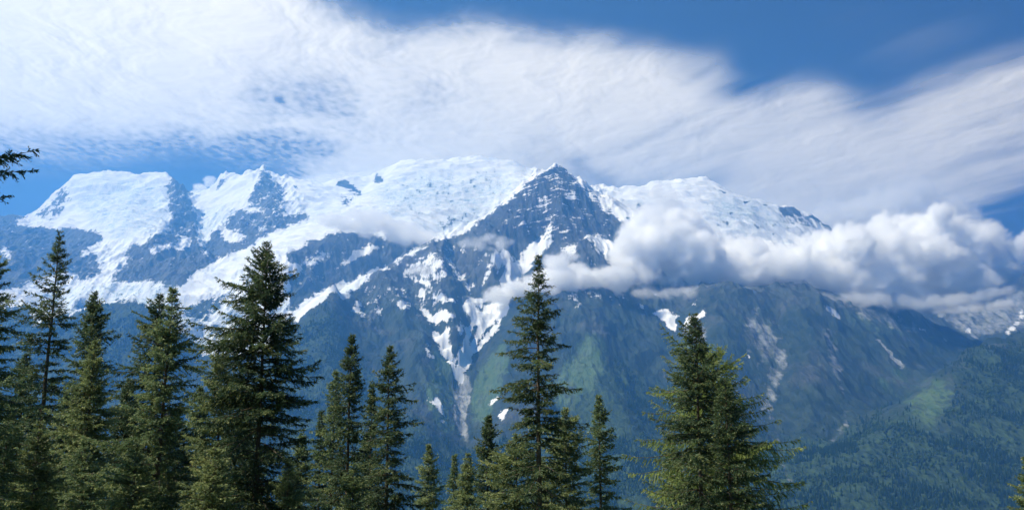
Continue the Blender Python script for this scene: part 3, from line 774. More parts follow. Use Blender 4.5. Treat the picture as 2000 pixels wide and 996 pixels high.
# brighter places
def thick(a, pts, soft):
    M = blur(sky.polymask(pts), soft / sky.step); sky.A[:] = sky.A + a * M
thick(0.25, [(470, 246), (560, 238), (640, 246), (700, 268), (640, 258), (560, 248), (480, 254), (430, 262)], 5)
thick(0.5, [(-300, -200), (450, -200), (560, 40), (420, 120), (200, 220), (-300, 230)], 50)  # extra cover whitens this corner in place of the sun's glow
thick(0.25, [(800, 80), (1100, 100), (1250, 160), (1100, 260), (900, 250), (760, 150)], 50)
thick(0.3, [(590, 350), (700, 300), (860, 290), (1000, 320), (1000, 420), (600, 420)], 18)

cu = np.linspace(-230, 2230, 821); cv = np.concatenate([np.linspace(-100, 440, 361)])
CU, CV = np.meshgrid(cu, cv)
x_ = (CU - 1000) / F_PX; up_ = (498 - CV) / F_PX
dy_ = CP - up_ * SP; dz_ = SP + up_ * CP
SX = x_ / dz_ * CH; SY = dy_ / dz_ * CH
# feathered fibres: noise drawn out along the wind; they fan out towards the right
kx, ky = SX / 1000, SY / 1000
wq = fbm(kx / 3.0, ky / 3.0, 3, 401)
wq2 = fbm(kx / 3.0, ky / 3.0, 3, 431)
ang = R(-62.0)
al = kx * math.cos(ang) + ky * math.sin(ang); ac = -kx * math.sin(ang) + ky * math.cos(ang)
fib = 0.8 * fbm((al + wq) / 9.0, (ac + 0.7 * wq2) / 1.5, 3, 501, 0.5) + 0.22 * fbm((al + wq) / 7.0, (ac + 0.5 * wq2) / 0.42, 2, 521, 0.45)
puf = fbm(kx / 1.1 + wq, ky / 1.3, 5, 551)
flk = fbm((kx + 0.3 * wq) / 0.20, (ky + 0.3 * wq2) / 0.34, 4, 601)
right = sstep(900, 1450, CU)
d0 = sky.at(CU + (15 - 9 * right) * fbm(kx / 0.9, ky / 0.9, 4, 651) + 30 * fib * right, CV + (10 - 6 * right) * fbm(kx / 0.9, ky / 0.9, 4, 671) - 16 * fib * right)
mott = (1 - right) * (0.35 + 0.65 * np.exp(-((CU - 640) / 330.0) ** 2 - ((CV - 200) / 90.0) ** 2) + 0.6 * sstep(200, 280, CV) * (1 - sstep(650, 800, CU)))
band = 4 * np.clip(d0, 0, 1) * np.clip(1.15 - d0, 0, 1)
dens = d0 + band * (0.42 * fib * (0.2 + right) + 0.12 * puf * (1 - right)) + np.clip(d0 * 3, 0, 1) * (mott * 0.42 * flk + 0.12 * puf * (1 - right) + 0.14 * fib * right)
dens = np.clip(dens, 0, 1.5)
alpha = 1 - np.exp(-2.4 * dens ** 1.5)
SZ = CH + 60 * puf
SM, s_t = new_mat('thin_cloud')
a_ = s_t.attr('cover')
td = s_t.n('ShaderNodeBsdfTranslucent'); td.inputs['Color'].default_value = (0.86, 0.86, 0.86, 1)
df = s_t.n('ShaderNodeBsdfDiffuse'); df.inputs['Color'].default_value = (0.86, 0.86, 0.86, 1)
m1 = s_t.n('ShaderNodeMixShader'); m1.inputs[0].default_value = 0.25
s_t.l(td.outputs[0], m1.inputs[1]); s_t.l(df.outputs[0], m1.inputs[2])
tr = s_t.n('ShaderNodeBsdfTransparent')
m2 = s_t.n('ShaderNodeMixShader'); s_t.l(a_, m2.inputs[0]); s_t.l(tr.outputs[0], m2.inputs[1]); s_t.l(m1.outputs[0], m2.inputs[2])
mo = s_t.n('ShaderNodeOutputMaterial'); s_t.l(m2.outputs[0], mo.inputs['Surface'])
sh_me = grid_mesh('cloud_sheet', SX, SY, SZ, SM)
set_attr(sh_me, 'cover', alpha)
tag(link_obj('cloud_sheet', sh_me), 'vast sheet of feathery white high cloud fanning out above the summits', 'cloud', kind='stuff')

# ------------------------------------------------------------------ low clouds clinging to the slopes (volumes)
CM, c_t = new_mat('cumulus')
cvn = c_t.n('ShaderNodeVolumePrincipled')
cvn.inputs['Color'].default_value = (1, 1, 1, 1)
cvn.inputs['Density'].default_value = 0.040
cvn.inputs['Anisotropy'].default_value = 0.0
mo = c_t.n('ShaderNodeOutputMaterial'); c_t.l(cvn.outputs[0], mo.inputs['Volume'])

def cloud(name, label, puffs, vox, base_thin=0.0, amp=0.55, nsize=260.0, soft=0.35, gain=1.0, group=None, flat=None, seed=0.0):
    """puffs: (u, v, Y, radius in photo px[, squash]) -> voxel field -> volume"""
    B = []
    for p in puffs:
        x, y, z = P(p[0], p[1], p[2]); r = p[3] / F_PX * p[2] * 1000.0
        B.append((x, y, z, r, p[4] if len(p) > 4 else 1.0))
    B = np.array(B, np.float32)
    lo = (B[:, :3] - B[:, 3:4] * 1.25).min(0); hi = (B[:, :3] + B[:, 3:4] * 1.25).max(0)
    n = np.maximum(4, ((hi - lo) / vox).astype(int) + 1)
    hi = lo + (n - 1) * vox
    gx = lo[0] + np.arange(n[0], dtype=np.float32) * vox; gy = lo[1] + np.arange(n[1], dtype=np.float32) * vox; gz = lo[2] + np.arange(n[2], dtype=np.float32) * vox
    F = np.full((n[2], n[1], n[0]), -1.0, np.float32)
    for x, y, z, r, sq in B:
        def rng(g, c, rr): return slice(max(0, int((c - rr - g[0]) / vox)), max(0, int((c + rr - g[0]) / vox) + 2))
        sx, sy, sz = rng(gx, x, r * 1.5), rng(gy, y, r * 1.5), rng(gz, z, r * 1.5 * sq)
        d = np.sqrt(((gx[sx] - x) / r)[None, None, :] ** 2 + ((gy[sy] - y) / r)[None, :, None] ** 2 + ((gz[sz] - z) / (r * sq))[:, None, None] ** 2)
        F[sz, sy, sx] = np.maximum(F[sz, sy, sx], np.maximum(1.0 - d, -1.0))
    if flat is not None:
        zz = gz[:, None, None]
        F = np.minimum(F, (zz - flat) / 160.0)
    co = np.stack(np.meshgrid(gz, gy, gx, indexing='ij')[::-1], -1).reshape(-1, 3)
    me = bpy.data.meshes.new(name)
    me.vertices.add(len(co)); me.vertices.foreach_set('co', np.ascontiguousarray(co, np.float32).ravel())
    me.materials.append(CM)
    set_attr(me, 'field', F)
    src = bpy.data.objects.new('cloud_field', me)
    vol = bpy.data.volumes.new(name); vol.materials.append(CM)
    o = bpy.data.objects.new(name, vol); col.objects.link(o)
    ng = bpy.data.node_groups.new(name, 'GeometryNodeTree')
    ng.interface.new_socket('Geometry', in_out='INPUT', socket_type='NodeSocketGeometry')
    ng.interface.new_socket('Geometry', in_out='OUTPUT', socket_type='NodeSocketGeometry')
    N, L = ng.nodes, ng.links
    gi = N.new('NodeGroupInput'); gout = N.new('NodeGroupOutput')
    vc = N.new('GeometryNodeVolumeCube')
    vc.inputs['Min'].default_value = [float(q) for q in lo]; vc.inputs['Max'].default_value = [float(q) for q in hi]
    vc.inputs['Resolution X'].default_value = int(n[0]); vc.inputs['Resolution Y'].default_value = int(n[1]); vc.inputs['Resolution Z'].default_value = int(n[2])
    pos = N.new('GeometryNodeInputPosition')
    def vm(op, a, b):
        q = N.new('ShaderNodeVectorMath'); q.operation = op
        for i, s in enumerate((a, b)):
            if hasattr(s, 'is_output'): L.new(s, q.inputs[i])
            elif s is not None: q.inputs[i].default_value = s
        return q.outputs[0]
    def fm(op, a, b=None, c=None, clamp=False):
        q = N.new('ShaderNodeMath'); q.operation = op; q.use_clamp = clamp
        for i, s in enumerate((a, b, c)):
            if hasattr(s, 'is_output'): L.new(s, q.inputs[i])
            elif s is not None: q.inputs[i].default_value = s
        return q.outputs[0]
    rel = vm('SCALE', vm('SUBTRACT', pos.outputs[0], tuple(float(q) for q in lo)), None)
    rel.node.inputs['Scale'].default_value = 1.0 / vox
    sp = N.new('ShaderNodeSeparateXYZ'); L.new(rel, sp.inputs[0])
    ix = fm('ROUND', sp.outputs[0]); iy = fm('ROUND', sp.outputs[1]); iz = fm('ROUND', sp.outputs[2])
    idx = fm('ADD', ix, fm('MULTIPLY', fm('ADD', iy, fm('MULTIPLY', iz, float(n[1]))), float(n[0])))
    fa = N.new('GeometryNodeInputNamedAttribute'); fa.data_type = 'FLOAT'; fa.inputs['Name'].default_value = 'field'
    si = N.new('GeometryNodeSampleIndex'); si.data_type = 'FLOAT'; si.domain = 'POINT'; si.clamp = True
    oi = N.new('GeometryNodeObjectInfo'); oi.inputs['Object'].default_value = src; L.new(oi.outputs['Geometry'], si.inputs['Geometry']); L.new(fa.outputs[0], si.inputs['Value']); L.new(idx, si.inputs['Index'])
    nz = N.new('ShaderNodeTexNoise'); nz.inputs['Scale'].default_value = 1.0 / nsize
    nz.inputs['Detail'].default_value = 5.0; nz.inputs['Roughness'].default_value = 0.66
    L.new(vm('ADD', pos.outputs[0], (seed, seed * 0.7, 0)), nz.inputs['Vector'])
    f = fm('ADD', si.outputs[0], fm('MULTIPLY', fm('SUBTRACT', nz.outputs[0], 0.5), amp * 2.6))
    nz2 = N.new('ShaderNodeTexNoise'); nz2.inputs['Scale'].default_value = 3.6 / nsize
    nz2.inputs['Detail'].default_value = 4.0; nz2.inputs['Roughness'].default_value = 0.6; nz2.inputs['Distortion'].default_value = 0.6
    L.new(vm('ADD', pos.outputs[0], (seed * 0.3, 50.0, seed)), nz2.inputs['Vector'])
    f = fm('ADD', f, fm('MULTIPLY', fm('SUBTRACT', nz2.outputs[0], 0.5), amp * 1.3))
    d = fm('MULTIPLY', f, 1.0 / soft, clamp=True)
    d = fm('MULTIPLY', fm('POWER', d, 1.5), gain)
    if base_thin > 0:
        zf = fm('MULTIPLY', fm('SUBTRACT', sp.outputs[2], float(n[2]) * 0.12), 1.0 / (float(n[2]) * 0.42), clamp=True)
        d = fm('MULTIPLY', d, fm('MULTIPLY_ADD', zf, base_thin, 1.0 - base_thin))
    # keep the box border empty
    e = fm('MULTIPLY', fm('ADD', si.outputs[0], 0.75), 3.0, clamp=True)
    L.new(fm('MULTIPLY', d, e), vc.inputs['Density'])
    smn = N.new('GeometryNodeSetMaterial'); smn.inputs['Material'].default_value = CM
    L.new(vc.outputs[0], smn.inputs[0]); L.new(smn.outputs[0], gout.inputs[0])
    md = o.modifiers.new('volume', 'NODES'); md.node_group = ng
    tag(o, label, 'cloud', group)
    print(name, n, np.prod(n))
    return o

rc = random.Random(5)
def bank(top, bot, Y, dY, step, rmin, rmax, layers=4, seed=1, squash=0.8):
    rr = random.Random(seed); out = []
    u = top[0][0]
    while u <= top[-1][0]:
        vt = np.interp(u, [t[0] for t in top], [t[1] for t in top]); vb = np.interp(u, [t[0] for t in bot], [t[1] for t in bot])
        for k in range(layers):
            r = min(rr.uniform(rmin, rmax), max(6.0, (vb - vt) * 0.62))
            a, b = vt + r * 0.75, vb - r * 0.45
            v = rr.uniform(a, b) if b > a else (vt + vb) / 2
            out.append((u + rr.uniform(-step, step), v, Y + rr.uniform(-dY, dY), r, squash))
        u += step
    return out
top = [(1190, 520), (1215, 480), (1245, 440), (1280, 392), (1300, 396), (1330, 424), (1370, 452), (1420, 462), (1480, 470), (1540, 476), (1600, 462), (1650, 446), (1720, 430), (1790, 415), (1840, 396), (1870, 412), (1905, 424), (1928, 450), (1946, 490), (1962, 530)]
bot = [(1190, 572), (1300, 582), (1400, 572), (1500, 590), (1600, 594), (1700, 600), (1800, 602), (1900, 590), (1962, 560)]
cloud('cloud_bank', 'long white cumulus bank lying across the right-hand summit and slopes',
      bank(top, bot, 6.25, 0.2, 12, 20, 56, 5, 3), 9.0, base_thin=0.88, amp=1.2, nsize=240.0, soft=0.42, gain=1.0, seed=300)
def wisp(label, top, bot, Y, dY=0.12, step=9, r0=10, r1=26, layers=2, vox=10.0, gain=0.3, amp=1.0, nsize=170.0, seed=1, soft=0.4, squash=0.7):
    cloud('cloud', label, bank(top, bot, Y, dY, step, r0, r1, layers, seed, squash), vox, amp=amp, nsize=nsize, soft=soft, gain=gain, seed=seed * 37.0, group='small clouds drifting on the massif')
wisp('torn fringe of mist added to brighten the base of the long cumulus bank', [(1240, 556), (1400, 556), (1600, 566), (1800, 572), (1900, 566), (1970, 548)],
     [(1240, 588), (1400, 584), (1600, 600), (1800, 606), (1900, 598), (1970, 572)], 5.95, 0.12, 9, 8, 24, 3, 9.0, 0.2, 1.2, 150, 12)  # misty foot of the bank, added to lighten its underside
wisp('ragged column of mist climbing the ridge right of the dark pyramid peak', [(1205, 440), (1240, 425), (1270, 372), (1292, 352), (1318, 366), (1350, 420), (1385, 440)],
     [(1205, 540), (1240, 545), (1270, 545), (1292, 540), (1318, 540), (1350, 530), (1385, 520)], 6.45, 0.12, 8, 12, 34, 4, 9.0, 0.22, 1.25, 170, 14)
wisp('bright ragged cloud tongue below the dark pyramid peak, joining the bank', [(965, 560), (1010, 545), (1050, 520), (1082, 478), (1110, 488), (1150, 522), (1205, 515)],
     [(965, 588), (1080, 588), (1150, 574), (1205, 570)], 5.75, 0.15, 8, 12, 34, 4, 9.0, 0.7, 0.9, 170, 2)
wisp('thin smoky cloud strip crossing the snow left of the dark pyramid peak', [(640, 418), (690, 402), (740, 408), (800, 432), (860, 455), (885, 472)],
     [(640, 440), (700, 458), (760, 474), (830, 480), (885, 486)], 6.75, 0.12, 8, 10, 26, 3, 10.0, 0.30, 1.1, 200, 3)
wisp('small white puff rising behind the saddle left of the pointed summit', [(370, 374), (392, 362), (404, 336), (418, 346)], [(370, 388), (392, 392), (404, 392), (418, 388)], 10.35, 0.1, 5, 7, 16, 3, 12.0, 0.5, 0.9, 150, 4)
wisp('tiny round puff in front of the dark rock buttress', [(808, 516), (825, 512), (842, 520)], [(808, 534), (825, 540), (842, 534)], 5.6, 0.04, 5, 7, 14, 2, 6.0, 0.35, 1.0, 90, 5)
wisp('faint wisp of cloud on the left foot of the dark pyramid peak', [(905, 462), (935, 450), (965, 456), (1000, 462)], [(905, 482), (935, 492), (965, 496), (1000, 480)], 6.2, 0.06, 7, 8, 18, 2, 8.0, 0.2, 1.2, 120, 6)
wisp('small white cloud cut by the right edge of the view, in the blue gap', [(1986, 464), (2002, 446), (2040, 430), (2090, 445)], [(1986, 488), (2000, 505), (2040, 510), (2090, 500)], 8.0, 0.1, 9, 14, 30, 2, 14.0, 0.5, 0.9, 220, 7)
wisp('low ragged cloud scrap against the far grey mountainside at right', [(1830, 592), (1880, 588), (1930, 586), (1980, 584)], [(1830, 612), (1880, 614), (1930, 608), (1980, 600)], 6.9, 0.08, 8, 7, 15, 2, 9.0, 0.35, 1.1, 120, 8)
wisp('soft grey upper cloud behind the bank, right of the snowy right-hand summit', [(1570, 420), (1640, 385), (1720, 352), (1790, 340), (1850, 370), (1900, 420)], [(1570, 470), (1640, 480), (1720, 480), (1790, 470), (1850, 460), (1900, 450)], 9.3, 0.15, 14, 20, 55, 3, 16.0, 0.14, 0.9, 320, 9)
wisp('veil of cloud resting on the snow ridge right of the pointed summit', [(585, 350), (640, 336), (700, 326), (760, 318)], [(585, 372), (640, 374), (700, 362), (760, 340)], 10.3, 0.1, 9, 10, 26, 3, 14.0, 0.2, 1.0, 220, 15)

# ------------------------------------------------------------------ far woods on the lower slopes: one mass of small crowns
rf = np.random.default_rng(8)
sel = (VV > 540) & (VV < 1080) & (UU > -250) & (UU < 2250) & (FO > 0.25) & (SR < 0.25) & (SN < 0.3) & (GN < 0.55)
area = (YY * (tt[1] - tt[0])) * np.gradient(yr)[:, None]
w = np.where(sel, area * np.clip(FO, 0, 1) ** 1.5 * (0.10 + 1.2 * sstep(-0.15, 0.25, fbm(XX / 130, YY / 200, 4, 811))), 0).ravel()
NF = 90000
pick = rf.choice(len(w), NF, p=w / w.sum())
jx = rf.uniform(-0.5, 0.5, NF); jy = rf.uniform(-0.5, 0.5, NF)
stepx = (YY * (tt[1] - tt[0])).ravel()[pick]
px = XX.ravel()[pick] + jx * stepx; py = YY.ravel()[pick]; pz = ZZ.ravel()[pick]
kindr = rf.random(NF)
decid = kindr < 0.12 + 0.75 * (fbm(px / 260, py / 300, 2, 821) > 0.1)
hh = np.where(decid, rf.uniform(7, 14, NF), rf.uniform(9, 25, NF)); ww = np.where(decid, hh * 0.38, hh * 0.17)
K6 = 6
an = np.arange(K6) * 2 * math.pi / K6
vs = np.zeros((NF, 2 * K6 + 1, 3), np.float32)
rot = rf.uniform(0, 6.28, NF)
for k in range(K6):
    cxk, syk = np.cos(an[k] + rot), np.sin(an[k] + rot)
    jr = rf.uniform(0.7, 1.2, NF)
    vs[:, k] = np.stack([px + ww * jr * cxk, py + ww * jr * syk, pz + hh * np.where(decid, 0.25, 0.02)], -1)
    r2 = np.where(decid, 0.85, 0.52) * rf.uniform(0.7, 1.2, NF)
    vs[:, K6 + k] = np.stack([px + ww * r2 * cxk, py + ww * r2 * syk, pz + hh * np.where(decid, 0.72, 0.5)], -1)
vs[:, 2 * K6] = np.stack([px, py, pz + hh], -1)
off = (np.arange(NF) * (2 * K6 + 1))[:, None]
tris = []
for k in range(K6):
    k2 = (k + 1) % K6
    tris += [np.array([k, k2, K6 + k2]), np.array([k, K6 + k2, K6 + k]), np.array([K6 + k, K6 + k2, 2 * K6])]
tri = np.concatenate([off + t[None] for t in tris], 0)
FM, f_t = new_mat('far_foliage')
tn = f_t.attr('tint')
fc = f_t.mix(tn, (0.014, 0.032, 0.016, 1), (0.085, 0.13, 0.045, 1))
fd = f_t.n('ShaderNodeBsdfDiffuse'); f_t.l(fc, fd.inputs['Color'])
mo = f_t.n('ShaderNodeOutputMaterial'); f_t.l(fd.outputs[0], mo.inputs['Surface'])
fme = raw_mesh('forest', vs.reshape(-1, 3), tri, FM)
set_attr(fme, 'tint', np.repeat(np.where(decid, rf.uniform(0.08, 0.45, NF), rf.uniform(0, 0.2, NF)), 2 * K6 + 1))
tag(link_obj('forest', fme), 'dense dark forest covering the lower mountain slopes', 'forest', kind='stuff')

# ------------------------------------------------------------------ conifers in front
def needle_mat(name, dark, light, tip):
    m, t = new_mat(name)
    k = t.attr('tint')
    c = t.mix(t.smooth(k, 0.0, 0.6), dark, light)
    c = t.mix(t.smooth(k, 0.72, 1.0), c, tip)
    d = t.n('ShaderNodeBsdfPrincipled'); t.l(c, d.inputs['Base Color']); d.inputs['Roughness'].default_value = 0.55
    d.inputs['Specular IOR Level'].default_value = 0.3
    tl = t.n('ShaderNodeBsdfTranslucent'); t.l(c, tl.inputs['Color'])
    mx = t.n('ShaderNodeMixShader'); mx.inputs[0].default_value = 0.42
    t.l(d.outputs[0], mx.inputs[1]); t.l(tl.outputs[0], mx.inputs[2])
    o = t.n('ShaderNodeOutputMaterial'); t.l(mx.outputs[0], o.inputs['Surface'])
    return m
NEEDLE = {
    'dark': needle_mat('spruce_needles', (0.032, 0.066, 0.044, 1), (0.095, 0.150, 0.075, 1), (0.27, 0.295, 0.13, 1)),
    'mid': needle_mat('spruce_needles_fresh', (0.060, 0.110, 0.066, 1), (0.175, 0.245, 0.115, 1), (0.36, 0.39, 0.17, 1)),
    'light': needle_mat('young_spruce_needles', (0.09, 0.14, 0.07, 1), (0.23, 0.29, 0.13, 1), (0.38, 0.41, 0.18, 1)),
    'larch': needle_mat('larch_needles', (0.10, 0.16, 0.05, 1), (0.26, 0.34, 0.11, 1), (0.40, 0.45, 0.17, 1)),
}
BARK, b_t = new_mat('bark')
tc = b_t.n('ShaderNodeTexCoord')
bc = b_t.mix(b_t.noise(b_t.mapping(tc.outputs['Object'], (1, 1, 0.3)), 14.0, 5), (0.035, 0.028, 0.024, 1), (0.15, 0.125, 0.105, 1))
bd = b_t.n('ShaderNodeBsdfPrincipled'); b_t.l(bc, bd.inputs['Base Color']); bd.inputs['Roughness'].default_value = 0.95
bo = b_t.n('ShaderNodeOutputMaterial'); b_t.l(bd.outputs[0], bo.inputs['Surface'])

def unit(v): return v / (np.linalg.norm(v, axis=-1, keepdims=True) + 1e-9)

def tube(path, rad, sides):
    path = np.asarray(path, float); n = len(path)
    tg = unit(np.gradient(path, axis=0))
    up = np.where(np.abs(tg[:, 2:3]) > 0.9, [[1.0, 0, 0]], [[0, 0, 1.0]])
    a = unit(np.cross(tg, up)); b = np.cross(tg, a)
    ang = np.arange(sides) * 2 * math.pi / sides
    V = path[:, None] + (a[:, None] * np.cos(ang)[None, :, None] + b[:, None] * np.sin(ang)[None, :, None]) * np.asarray(rad)[:, None, None]
    idx = np.arange(n * sides).reshape(n, sides)
    q = np.stack([idx[:-1], np.roll(idx, -1, 1)[:-1], np.roll(idx, -1, 1)[1:], idx[1:]], -1).reshape(-1, 4)
    return V.reshape(-1, 3), q

def kites(p0, p1, hw, rng, roll=None):
    """thin leaf-like shoots from p0 to p1"""
    d = p1 - p0
    r = unit(rng.normal(size=p0.shape)) if roll is None else roll
    w = unit(np.cross(d, r)) * hw[:, None]
    m = p0 + d * 0.45
    return np.stack([p0, m + w, p1, m - w], 1)          # n,4,3

def conifer(seed, H, prof, z_vis, dens=1.0, style='spruce', extra=(), scale=1.0, sag=1.0, gap=0.25):
    """prof: (height, left reach, right reach) in metres from the base up; returns crown and trunk data"""
    rng = np.random.default_rng(seed)
    ph = np.array([p[0] for p in prof]); pl = np.array([p[1] for p in prof]); pr = np.array([p[2] for p in prof])
    o = np.argsort(ph); ph, pl, pr = ph[o], pl[o], pr[o]
    Q = []; TN = []; LV = []; LQ = []; nl = 0
    r0 = 0.0085 * H + 0.02
    lean = rng.normal(0, 0.012, 2)
    hs = np.linspace(0, H, 26)
    wob = np.cumsum(rng.normal(0, 0.008, (26, 2)), 0)
    wob -= wob[-1] * (hs / H)[:, None]
    tr = np.stack([wob[:, 0], wob[:, 1], hs], -1)
    rad = np.maximum(r0 * (1 - hs / H) ** 0.85, 0.008)
    tv, tq = tube(tr, rad, 7)
    LV.append(tv); LQ.append(tq); nl = len(tv)
    jobs = []
    h = H - 0.06
    while h > 0.8:
        fromtop = H - h
        vis = h > z_vis
        step = (0.085 + 0.075 * min(1, fromtop / 4)) / dens * rng.uniform(0.7, 1.35) * (1.0 if vis else 2.6)
        n = rng.integers(5, 8) if fromtop > 0.5 else rng.integers(3, 5)
        if rng.random() < gap and fromtop > 0.8: n = max(1, n - 3)
        a0 = rng.uniform(0, 6.28)
        wl = rng.uniform(0.74, 1.12)
        for k in range(n):
            a = a0 + k * 6.28 / n + rng.normal(0, 0.25)
            s = math.cos(a)
            L = np.interp(h, ph, pr if s > 0 else pl)
            Lm = 0.5 * (np.interp(h, ph, pr) + np.interp(h, ph, pl))
            L = Lm + (L - Lm) * abs(s)
            L *= wl * rng.uniform(0.72, 1.12)
            if rng.random() < 0.12: L *= 1.18
            L *= 1.0 + 0.55 * float(perlin(np.array([h * 0.9 + seed * 3.1]), np.array([a * 0.8 + seed]), seed)[0])
            jobs.append((h + rng.normal(0, 0.04), a, max(0.07, L), vis))
        for k in range(int(rng.integers(1, 3)) if fromtop > 1.2 else 0):          # short inner boughs that hide the trunk
            jobs.append((h + rng.normal(0, 0.06), rng.uniform(0, 6.28), rng.uniform(0.18, 0.55) * min(1.0, 0.35 + Lm), vis))
        h -= step
    for e in extra: jobs.append((e[0], e[1], e[2], True) + (tuple(e[3:]) if len(e) > 3 else (0.02,)))
    for (h, a, L, vis, *rise) in jobs:
        ft = (H - h)
        el = np.interp(ft / H, [0, 0.06, 0.2, 0.45, 0.8], [1.0, 0.65, 0.22, -0.05, -0.30]) + rng.normal(0, 0.17)
        if rise: el = rise[0]
        m = max(5, int(L / 0.16))
        s = np.linspace(0, 1, m)
        # droops in the middle, tip turned up again
        elv = el - sag * 0.42 * np.sin(s * math.pi * 0.75) * min(1, L) + sag * 0.55 * s ** 2 * min(1, L)
        az = a + rng.normal(0, 0.16) * s + 0.06 * np.sin(s * 7 + seed)
        stp = L / (m - 1)
        dirs = np.stack([np.cos(az) * np.cos(elv), np.sin(az) * np.cos(elv), np.sin(elv)], -1)
        path = np.concatenate([[np.zeros(3)], np.cumsum(dirs[:-1] * stp, 0)])
        t0 = np.array([np.interp(h, hs, tr[:, 0]), np.interp(h, hs, tr[:, 1]), h])
        path = path + t0
        bv, bq = tube(path, np.linspace(0.006 + 0.009 * min(L, 2.2), 0.003, m), 3)
        LV.append(bv); LQ.append(bq + nl); nl += len(bv)
        # side twigs
        spc = (0.062 if style == 'spruce' else 0.085) / dens ** 0.5 * scale * (1.0 if vis else 2.2)
        n2 = max(3, int(L * 0.92 / spc))
        bare = 0.10 if L < 0.6 else 0.16
        sp = np.sort(rng.uniform(bare, 1.0, n2 * 2))
        idx = sp * (m - 1); i0 = np.minimum(idx.astype(int), m - 2); f = (idx - i0)[:, None]
        p = path[i0] * (1 - f) + path[i0 + 1] * f
        d = dirs[i0]
        side = np.where(np.arange(len(sp)) % 2 == 0, 1.0, -1.0)
        lat = unit(np.cross(d, np.array([0, 0, 1.0]))) * side[:, None]
        fw = rng.uniform(0.5, 1.1, len(sp))[:, None]
        hang = -(rng.uniform(-0.25, 1.05, len(sp)) if style == 'spruce' else rng.uniform(0.5, 1.7, len(sp)))[:, None]
        if ft < 1.0: hang = hang * 0.3
        dd = unit(lat + d * fw + np.array([0, 0, 1.0]) * hang * sag)
        l2 = (0.08 + 0.36 * L * (1.02 - sp) * rng.uniform(0.45, 1.1, len(sp))).clip(0.05, 0.5 if style == 'spruce' else 0.6)
        e2 = p + dd * l2[:, None] + np.array([0, 0, -0.18]) * (l2 ** 2)[:, None]
        tone = rng.normal(0.34, 0.13)
        if 0.4 < L < 0.9 and not rise and rng.random() < 0.05: continue      # a dead, bare limb
        q2 = kites(p, e2, np.full(len(sp), 0.016 * scale), rng); Q.append(q2); TN.append(np.full(len(q2), tone - 0.1))
        # shoots on the twigs
        n3 = np.maximum(2, (l2 / (0.026 * scale) * (1.0 if vis else 0.4)).astype(int))
        rep = np.repeat(np.arange(len(sp)), n3)
        t = rng.uniform(0.08, 1.0, len(rep))
        ps = p[rep] + (e2[rep] - p[rep]) * t[:, None]
        sd = unit(np.cross(dd[rep], rng.normal(size=(len(rep), 3))))
        dr = unit(dd[rep] * rng.uniform(0.5, 1.2, len(rep))[:, None] + sd * 0.75 + np.array([0, 0, -0.18 if style == 'spruce' else -0.8]))
        ls = rng.uniform(0.05, 0.105, len(rep)) * scale * (0.7 + 0.5 * (1 - t)) * (1.0 if style == 'spruce' else 0.8)
        q3 = kites(ps, ps + dr * ls[:, None], rng.uniform(0.008, 0.0155, len(rep)) * scale * (1.0 if style == 'spruce' else 0.62), rng)
        Q.append(q3)
        tip = np.clip((sp[rep] - 0.55) * 0.6, 0, 1) + 0.35 * (t > 0.82)
        TN.append(np.clip(tone + tip + rng.normal(0, 0.16, len(rep)), 0, 1))
        # needles along the branch itself
        nb = max(4, int(L / (0.025 * scale)))
        tb = rng.uniform(bare, 1.0, nb); ib = tb * (m - 1); i0 = np.minimum(ib.astype(int), m - 2); f = (ib - i0)[:, None]
        pb_ = path[i0] * (1 - f) + path[i0 + 1] * f
        db = unit(dirs[i0] + 0.8 * unit(rng.normal(size=(nb, 3))))
        Q.append(kites(pb_, pb_ + db * rng.uniform(0.05, 0.09, nb)[:, None] * scale, np.full(nb, 0.011 * scale), rng)); TN.append(np.clip(tone + 0.3 * tb ** 3 + rng.normal(0, 0.12, nb), 0, 1))
    # leader
    n = 26
    zz = rng.uniform(H - 0.5, H + 0.06, n)
    pz_ = np.stack([np.interp(zz, hs, tr[:, 0]), np.interp(zz, hs, tr[:, 1]), zz], -1)
    dz2 = unit(rng.normal(size=(n, 3)) * [1, 1, 0.3] + [0, 0, 0.9])
    Q.append(kites(pz_, pz_ + dz2 * 0.08 * scale, np.full(n, 0.012 * scale), rng)); TN.append(np.full(n, 0.5))
    Q = np.concatenate(Q); TN = np.concatenate(TN)
    return Q, TN, np.concatenate(LV), np.concatenate(LQ)

